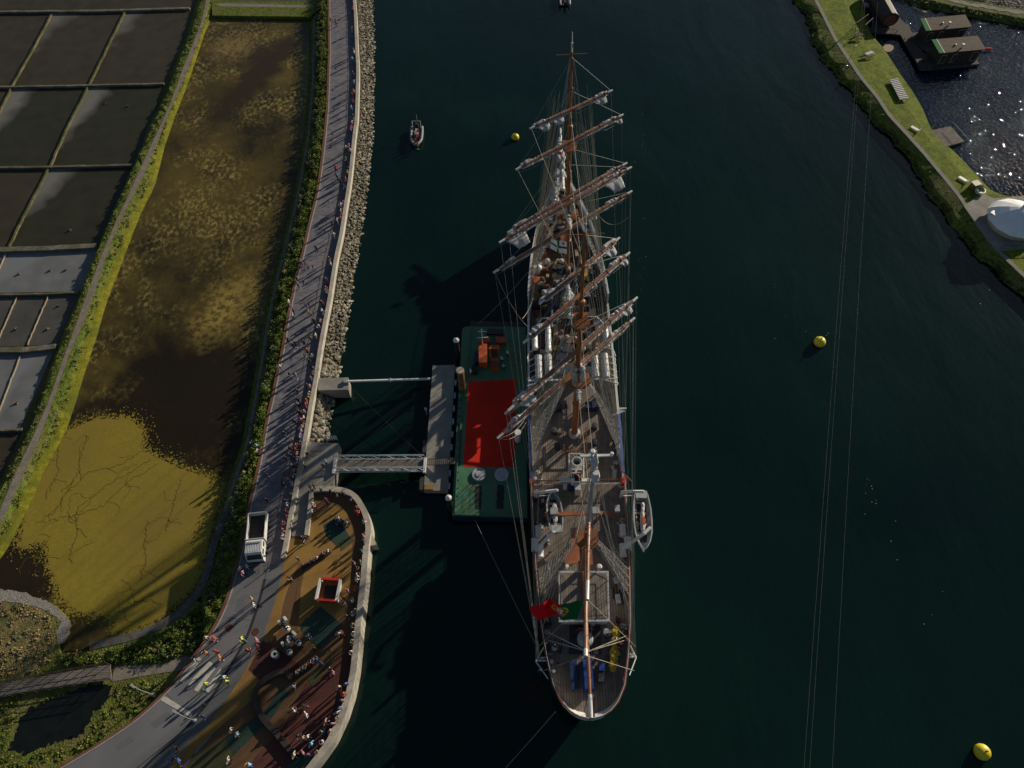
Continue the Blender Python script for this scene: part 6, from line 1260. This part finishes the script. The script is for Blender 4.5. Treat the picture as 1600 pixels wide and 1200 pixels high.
# ================================================================== PEOPLE
def person_mesh(pose):
    P = {'pelvis': (0, 0, .93), 'chest': (0, 0, 1.25), 'neck': (.01, 0, 1.46), 'head': (.03, 0, 1.6), 'crown': (.02, 0, 1.7)}
    ht = .1
    for s, n_ in ((1, 'L'), (-1, 'R')):
        P['hip'+n_] = (0, s*.1, .88); P['knee'+n_] = (.03, s*.11, .48); P['ank'+n_] = (0, s*.12, .08); P['toe'+n_] = (.17, s*.13, .04)
        P['sh'+n_] = (0, s*.19, 1.40); P['el'+n_] = (-.03, s*.26, 1.13); P['wr'+n_] = (.06, s*.27, .88); P['ha'+n_] = (.08, s*.27, .79)
    if pose == 'walk': P.update(kneeL=(.18, .11, .5), ankL=(.22, .12, .08), toeL=(.4, .12, .06), kneeR=(.02, -.11, .48), ankR=(-.28, -.12, .16), toeR=(-.15, -.13, .05), elL=(-.15, .25, 1.15), wrL=(-.12, .25, .92), haL=(-.1, .25, .83), elR=(.12, -.25, 1.15), wrR=(.3, -.22, 1.02), haR=(.37, -.21, .97))
    if pose == 'lean': P.update(pelvis=(0, 0, .92), chest=(.14, 0, 1.2), neck=(.22, 0, 1.38), head=(.28, 0, 1.5), crown=(.29, 0, 1.6), shL=(.16, .19, 1.33), shR=(.16, -.19, 1.33), elL=(.3, .24, 1.1), elR=(.3, -.24, 1.1), wrL=(.5, .12, 1.08), wrR=(.5, -.12, 1.08), haL=(.57, .06, 1.08), haR=(.57, -.06, 1.08))
    if pose == 'photo': P.update(elL=(.18, .25, 1.28), elR=(.18, -.25, 1.28), wrL=(.36, .1, 1.5), wrR=(.36, -.1, 1.5), haL=(.38, .06, 1.57), haR=(.38, -.06, 1.57))
    if pose == 'hips': P.update(elL=(-.02, .40, 1.18), elR=(-.02, -.40, 1.18), wrL=(.05, .2, 1.0), wrR=(.05, -.2, 1.0), haL=(.06, .14, .96), haR=(.06, -.14, .96), kneeL=(.02, .15, .48), ankL=(0, .2, .08), toeL=(.16, .23, .04))
    if pose == 'point': P.update(elR=(.2, -.3, 1.42), wrR=(.45, -.34, 1.5), haR=(.54, -.35, 1.52))
    if pose == 'sit':
        for k in ('pelvis', 'chest', 'neck', 'head', 'crown', 'shL', 'shR'): P[k] = (P[k][0]-.05, P[k][1], P[k][2]-.38)
        P.update(hipL=(0, .1, .52), hipR=(0, -.1, .52), kneeL=(.42, .13, .5), kneeR=(.42, -.13, .5), ankL=(.45, .12, .08), ankR=(.40, -.12, .08), toeL=(.62, .13, .04), toeR=(.57, -.13, .04), elL=(.05, .25, .78), elR=(.05, -.25, .78), wrL=(.28, .15, .64), wrR=(.28, -.15, .64), haL=(.36, .12, .62), haR=(.36, -.12, .62))
    names = list(P); ed = [('pelvis', 'chest'), ('chest', 'neck'), ('neck', 'head'), ('head', 'crown')]
    for n_ in 'LR': ed += [('pelvis', 'hip'+n_), ('hip'+n_, 'knee'+n_), ('knee'+n_, 'ank'+n_), ('ank'+n_, 'toe'+n_), ('neck', 'sh'+n_), ('sh'+n_, 'el'+n_), ('el'+n_, 'wr'+n_), ('wr'+n_, 'ha'+n_)]
    rad = {'pelvis': (.15, .12), 'chest': (.17, .125), 'neck': .06, 'head': .098, 'crown': .075, 'hip': .095, 'knee': .062, 'ank': .045, 'toe': .042, 'sh': .062, 'el': .045, 'wr': .032, 'ha': .036}
    me = bpy.data.meshes.new('person_'+pose); me.from_pydata([P[k] for k in names], [(names.index(a), names.index(b)) for a, b in ed], [])
    o = bpy.data.objects.new('tmp', me); COL.objects.link(o); md = o.modifiers.new('s', 'SKIN'); me.update()
    if not me.skin_vertices: me.attributes.new  # layer is made with the modifier below
    bm = bmesh.new(); bm.from_mesh(me); lay = bm.verts.layers.skin.verify(); bm.verts.ensure_lookup_table()
    for i, k in enumerate(names):
        r = rad.get(k) or rad.get(k[:-1]); r = r if isinstance(r, tuple) else (r, r); bm.verts[i][lay].radius = r; bm.verts[i][lay].use_root = (k == 'pelvis')
    bm.to_mesh(me); bm.free(); sbm = o.modifiers.new('d', 'SUBSURF'); sbm.levels = 1
    dg = bpy.context.evaluated_depsgraph_get(); dg.update(); em = bpy.data.meshes.new_from_object(o.evaluated_get(dg)); bpy.data.objects.remove(o)
    V = [tuple(v.co) for v in em.vertices]; Fc = [tuple(p.vertices) for p in em.polygons]
    # fingers, nose, ears
    ex = MB()
    for n_ in 'LR':
        h = Vector(P['ha'+n_]); d = (h-Vector(P['wr'+n_])).normalized(); sdv = d.orthogonal().normalized(); b0 = h+d*.01
        for k, (L_, o_) in enumerate(((.07, -.027), (.08, -.009), (.075, .009), (.06, .027))): q = b0+sdv*o_; cr = d.cross(sdv)*.02; ex.tube(q, q+d*L_*.55, .009, .008, 5); ex.tube(q+d*L_*.55, q+d*L_+cr, .008, .006, 5)
        ex.tube(h-d*.03+sdv*.02, h+d*.02+sdv*.06, .011, .008, 5)
    hd = Vector(P['head']); ex.tube(hd+Vector((.07, 0, .0)), hd+Vector((.115, 0, -.015)), .014, .016, 5)
    for s in (-1, 1): ex.tube(hd+Vector((0, s*.075, -.01)), hd+Vector((0, s*.1, .0)), .02, .026, 6)
    nb_ = len(V); V += ex.v; Fc += [tuple(i+nb_ for i in f) for f in ex.f]
    me2 = bpy.data.meshes.new('person'); me2.from_pydata(V, [], Fc)
    def near(c):
        best = None
        for a, b in ed:
            A1, B1 = Vector(P[a]), Vector(P[b]); t_ = max(0, min(1, (c-A1).dot(B1-A1)/(B1-A1).length_squared)); dd = (c-A1.lerp(B1, t_)).length
            if best is None or dd < best[0]: best = (dd, a, b, t_)
        return best
    mi = []
    for i, p in enumerate(me2.polygons):
        c = Vector(p.center); dd, a, b, t_ = near(c); b2 = b.rstrip('LR') if b not in ('neck',) else b
        if len(Fc)-len(ex.f) <= i: mi.append(0); continue
        if b in ('head', 'crown'): mi.append(1 if (c.z > hd.z+.035 or c.x < hd.x-.03) and c.z > hd.z-.09 else 0)
        elif b in ('chest', 'neck') or b.startswith('sh'): mi.append(2)
        elif b.startswith('el'): mi.append(2)
        elif b.startswith('wr') or b.startswith('ha'): mi.append(0 if t_ > .25 or b.startswith('ha') else 2)
        elif b.startswith('toe'): mi.append(4)
        else: mi.append(3)
    for m_ in [None]*5: me2.materials.append(M['grey'])
    me2.polygons.foreach_set('material_index', mi); me2.polygons.foreach_set('use_smooth', [True]*len(me2.polygons)); return me2
PM = {k: person_mesh(k) for k in ('stand', 'walk', 'lean', 'photo', 'hips', 'point', 'sit')}
CC = {'white': (.62, .62, .60), 'black': (.02, .02, .022), 'dark': (.035, .035, .045), 'grey': (.22, .22, .24), 'red': (.50, .02, .02), 'pink': (.55, .25, .28), 'maroon': (.16, .02, .03), 'brown': (.20, .09, .045), 'tan': (.40, .26, .16), 'navy': (.02, .035, .10), 'blue': (.04, .16, .45), 'light blue': (.30, .45, .62), 'teal': (.03, .22, .24), 'green': (.03, .12, .06), 'olive': (.09, .09, .03), 'yellow': (.62, .50, .04), 'neon yellow': (.55, .72, .06), 'orange': (.60, .18, .03), 'purple': (.12, .07, .25), 'cream': (.55, .48, .36), 'cyan': (.10, .50, .58)}
CM = {k: mat('cloth_'+k.replace(' ', '_'), v, .85, .1, 6) for k, v in CC.items()}
SK = [mat('skin_a', (.42, .23, .15), .6, .06, 4), mat('skin_b', (.32, .17, .11), .6, .06, 4)]; HR = [mat('hair_dark', (.02, .014, .01), .7, .2, 9), mat('hair_brown', (.07, .04, .02), .7, .2, 9), mat('hair_grey', (.25, .24, .23), .7, .2, 9)]
rp = random.Random(12); people = []
def add_person(x, y, z, col, pose, face, zone, low=None, hair=None):
    o = bpy.data.objects.new('person', PM[pose]); COL.objects.link(o); o.location = (x, y, z); o.rotation_euler = (0, 0, face); s = rp.uniform(.94, 1.05); o.scale = (s, s, s)
    lw = low or rp.choice(['navy', 'black', 'dark', 'blue', 'tan', 'grey', 'dark', 'navy'])
    ms = [rp.choice(SK), hair or rp.choice(HR[:2]*3+HR[2:]), CM[col], CM[lw], CM[rp.choice(['black', 'white', 'brown'])]]
    for i, m_ in enumerate(ms): o.material_slots[i].link = 'OBJECT'; o.material_slots[i].material = m_
    o['category'] = 'person'; people.append((o, col, lw, pose, zone)); return o
PL = {}
PL['wall'] = [(557,13,'red'),(556,46,'brown'),(555,80,'grey'),(558,83,'white'),(556,116,'black'),(556,130,'light blue'),(554,144,'pink'),(558,142,'red'),(557,150,'black'),(554,159,'red'),(555,183,'dark'),(551,193,'white'),(552,200,'red'),(553,204,'pink'),(547,265,'black'),(547,270,'yellow'),(546,281,'red'),(544,292,'dark'),(541,316,'red'),(532,337,'red'),(537,325,'dark'),(536,330,'white'),(534,345,'white'),(525,413,'white'),(525,406,'dark'),(517,438,'dark'),(513,450,'red'),(511,457,'light blue'),(515,474,'maroon'),(507,487,'white'),(513,489,'olive'),(503,503,'pink'),(501,510,'white'),(507,524,'white'),(500,557,'grey'),(496,584,'tan'),(495,592,'brown'),(493,578,'dark'),(491,604,'pink'),(486,603,'black'),(489,615,'white'),(487,620,'yellow'),(486,627,'brown'),(486,634,'red'),(478,642,'pink'),(483,646,'black'),(483,653,'white'),(481,662,'tan'),(480,668,'tan'),(476,675,'red'),(478,681,'blue'),(471,684,'pink'),(472,690,'brown'),(469,697,'brown'),(468,703,'red'),(466,710,'white'),(464,718,'white'),(463,724,'cream'),(461,729,'navy'),(459,736,'orange'),(460,743,'white'),(459,756,'blue'),(458,772,'grey'),(450,790,'white'),(452,800,'maroon'),(449,808,'maroon'),(448,818,'red'),(451,829,'maroon'),(454,833,'white'),(452,842,'white')]
PL['prom'] = [(517,33,'dark'),(525,35,'grey'),(550,93,'light blue'),(549,169,'white'),(545,228,'pink'),(540,231,'white'),(547,236,'white'),(540,250,'green'),(525,264,'red'),(526,275,'blue'),(531,284,'dark'),(532,321,'white'),(519,350,'black'),(521,367,'white'),(494,388,'black'),(489,417,'maroon'),(479,478,'purple'),(482,487,'tan'),(490,501,'dark'),(485,530,'dark'),(475,536,'black'),(480,549,'red'),(461,537,'black'),(457,540,'dark'),(449,531,'black'),(483,565,'dark'),(453,585,'dark'),(462,587,'grey'),(466,625,'black'),(467,634,'black'),(467,645,'black'),(470,657,'pink'),(470,673,'light blue'),(444,678,'black'),(453,700,'dark'),(458,704,'olive'),(460,717,'navy'),(455,727,'white'),(446,717,'maroon'),(418,743,'dark'),(441,755,'dark'),(449,749,'pink'),(444,758,'black'),(446,784,'navy'),(448,797,'black'),(416,781,'dark'),(455,744,'brown'),(452,712,'dark'),(463,700,'maroon'),(458,690,'grey'),(461,660,'navy'),(464,612,'dark')]
PL['edge'] = [(470,409,'teal'),(464,436,'dark'),(465,444,'grey'),(451,472,'white'),(458,485,'maroon'),(457,493,'light blue'),(437,572,'white'),(400,697,'light blue'),(401,705,'white'),(376,889,'white'),(387,886,'light blue'),(380,896,'pink'),(322,997,'cream'),(335,998,'red')]
PL['road'] = [(394,936,'tan'),(397,946,'white'),(378,999,'neon yellow'),(323,1020,'orange'),(337,1018,'red'),(344,1028,'orange'),(306,1033,'light blue'),(388,1017,'red'),(350,1059,'white'),(354,1065,'neon yellow'),(322,1069,'neon yellow'),(319,1079,'green'),(401,1000,'pink'),(403,1010,'maroon'),(314,1119,'dark'),(273,1168,'tan'),(267,1186,'blue'),(281,1189,'blue'),(285,1198,'navy')]
PL['platform'] = [(508,688,'dark'),(480,710,'dark'),(477,731,'dark'),(505,728,'dark'),(509,722,'light blue'),(484,760,'olive'),(491,761,'olive'),(502,766,'navy'),(472,841,'black'),(479,842,'dark')]
PL['parapet'] = [(515,770,'black'),(525,773,'dark'),(509,782,'maroon'),(513,786,'dark'),(537,772,'dark'),(543,776,'navy'),(488,790,'white'),(487,801,'white'),(491,794,'pink'),(555,797,'maroon'),(557,804,'red'),(561,813,'white'),(567,830,'pink'),(565,843,'dark'),(561,857,'teal'),(560,872,'teal'),(554,881,'pink'),(554,890,'dark'),(558,895,'white'),(556,907,'white'),(553,920,'red'),(552,955,'grey'),(551,965,'white'),(551,982,'grey'),(553,996,'white'),(553,1005,'cream'),(547,1011,'black'),(541,1028,'white'),(539,1077,'blue'),(535,1093,'red'),(528,1091,'orange'),(529,1072,'cream'),(527,1103,'pink'),(530,1114,'blue'),(527,1125,'white'),(518,1138,'pink'),(511,1151,'tan'),(504,1171,'white'),(493,1188,'black'),(524,1131,'dark')]
PL['terrace'] = [(465,873,'green'),(453,903,'dark'),(544,925,'pink'),(537,935,'red'),(539,943,'white'),(549,941,'teal'),(543,964,'black'),(529,991,'white'),(535,992,'maroon'),(481,993,'light blue'),(491,1011,'yellow'),(501,1036,'purple'),(516,1045,'black'),(521,1051,'pink'),(458,1073,'light blue'),(460,1111,'white'),(476,1104,'dark'),(479,1117,'white'),(509,1128,'pink'),(503,1144,'teal'),(467,1149,'black'),(474,1154,'tan'),(481,1152,'white'),(487,1163,'cyan'),(474,1176,'pink'),(482,1179,'purple'),(460,1180,'cream'),(391,1195,'light blue'),(361,1141,'white'),(371,1148,'light blue'),(357,1188,'white')]
PL['bench_shade'] = [(478,884,'dark'),(484,880,'grey'),(491,876,'light blue'),(495,873,'cream'),(508,866,'white'),(514,861,'cream')]
PL['bench2'] = [(528,808,'white'),(535,813,'navy'),(543,818,'light blue')]
PL['bench3'] = [(465,1052,'grey'),(470,1046,'teal'),(475,1041,'white'),(480,1037,'red'),(487,1032,'white'),(493,1028,'blue')]
def wall_x(y, row, off):
    best = min(row, key=lambda p: abs(p.y-y)); return best.x-off
for zone, L_ in PL.items():
    for (px, py, col) in L_:
        p = at(px, py, PZ+.95); pose = rp.choice(['stand', 'walk', 'hips', 'stand', 'photo', 'walk']); face = rp.uniform(0, 6.28); z = PZ+.01
        if zone == 'wall': p.x = min(p.x, wall_x(p.y, wall_w, .52)-rp.choice((0, 0, .05, .35))); pose = rp.choice(['lean', 'lean', 'photo', 'stand', 'point']); face = rp.gauss(-.2, .35)
        if zone == 'parapet':
            q = min(terr_w, key=lambda w_: (w_-p).length); c0 = at(500, 950, PZ); n_ = (c0-q); n_.z = 0; n_.normalize(); dd = (p-q); dd.z = 0
            if dd.dot(n_) < .6: p = q+n_*rp.uniform(.62, .85)
            pose = rp.choice(['lean', 'photo', 'stand', 'lean', 'sit' if False else 'hips']); face = math.atan2(-n_.y, -n_.x)+rp.gauss(0, .3)
        if zone == 'prom' and rp.random() < .5: pose = 'walk'; face = rp.choice((1.4, -1.7))
        if zone.startswith('bench'):
            pose = 'sit'; a0, a1 = {'bench_shade': ((473,890),(517,862)), 'bench2': ((524,810),(546,822)), 'bench3': ((462,1058),(500,1030))}[zone]; A0, A1 = at(*a0, PZ), at(*a1, PZ); d_ = (A1-A0).normalized(); t_ = (Vector((p.x, p.y, PZ))-A0).dot(d_); q = A0+d_*max(.3, min((A1-A0).length-.3, t_)); p = q; face = math.atan2(d_.x, -d_.y)+(math.pi if zone == 'bench2' else 0)
        if zone == 'edge' and inpoly(p.x, p.y, [(q.x, q.y) for q in left_w]+[(60, -5), (60, 300)]) is False: z = PZ-.1
        o = add_person(p.x, p.y, z, col, pose, face, zone)
for (px, py, c_) in [(793,552,'white'),(784,562,'light blue'),(787,573,'light blue'),(735,581,'light blue')]: p = at(px, py, 2.5); add_person(p.x, p.y, 1.61, c_, 'stand', rp.uniform(0, 6), 'barge', 'navy', HR[2])
for (px, py, c_) in [(866,1012,'navy'),(966,1010,'maroon'),(959,1003,'white'),(948,995,'dark'),(905,690,'tan'),(843,1052,'navy'),(875,445,'olive'),(925,470,'dark'),(884,640,'dark'),(935,640,'navy'),(846,640,'dark'),(953,700,'white')]:
    l = S(px, py, 5.0 if py > 755 else 3.6 if py > 470 else 5.4); w_ = SW((l.x, l.y, l.z)); add_person(w_.x, w_.y, w_.z+.02, c_, rp.choice(['stand', 'hips', 'walk']), rp.uniform(0, 6), 'ship', 'navy')
for (px, py, c_) in [(653,207,'maroon'),(650,214,'red'),(649,221,'dark'),(653,226,'orange')]: p = at(px, py, 1.0); add_person(p.x, p.y, .36, c_, 'sit', R(-90), 'rib', 'navy')
ZN = {'wall': 'at river wall', 'prom': 'on open promenade', 'edge': 'at shrub edge', 'road': 'on grey road', 'platform': 'on quay platform', 'parapet': 'at terrace parapet', 'terrace': 'on coloured terrace', 'bench_shade': 'on long dark bar', 'bench2': 'on short bench', 'bench3': 'on lower bench', 'barge': 'on green barge', 'ship': 'on ship deck', 'rib': 'in inflatable boat'}
PZS = {'stand': 'standing', 'walk': 'walking', 'lean': 'leaning', 'photo': 'taking photo', 'hips': 'hands on hips', 'point': 'pointing', 'sit': 'seated'}
ORD = ['first', 'second', 'third', 'fourth', 'fifth', 'sixth', 'seventh', 'eighth', 'ninth', 'tenth', 'eleventh', 'twelfth', 'thirteenth', 'fourteenth', 'fifteenth', 'sixteenth', 'seventeenth', 'eighteenth']
from collections import defaultdict
grp = defaultdict(list)
for (o, col, lw, pose, zone) in people: grp[(col, zone)].append((o, lw, pose))
for (col, zone), L_ in grp.items():
    L_.sort(key=lambda q: -q[0].location.y)
    for i, (o, lw, pose) in enumerate(L_):
        base = 'person in %s %s %s' % (col, PZS[pose], ZN[zone])
        o['label'] = base if len(L_) == 1 else base+', %s in %s from photo top' % (ORD[i], col)
        o['group'] = 'people '+ZN[zone]
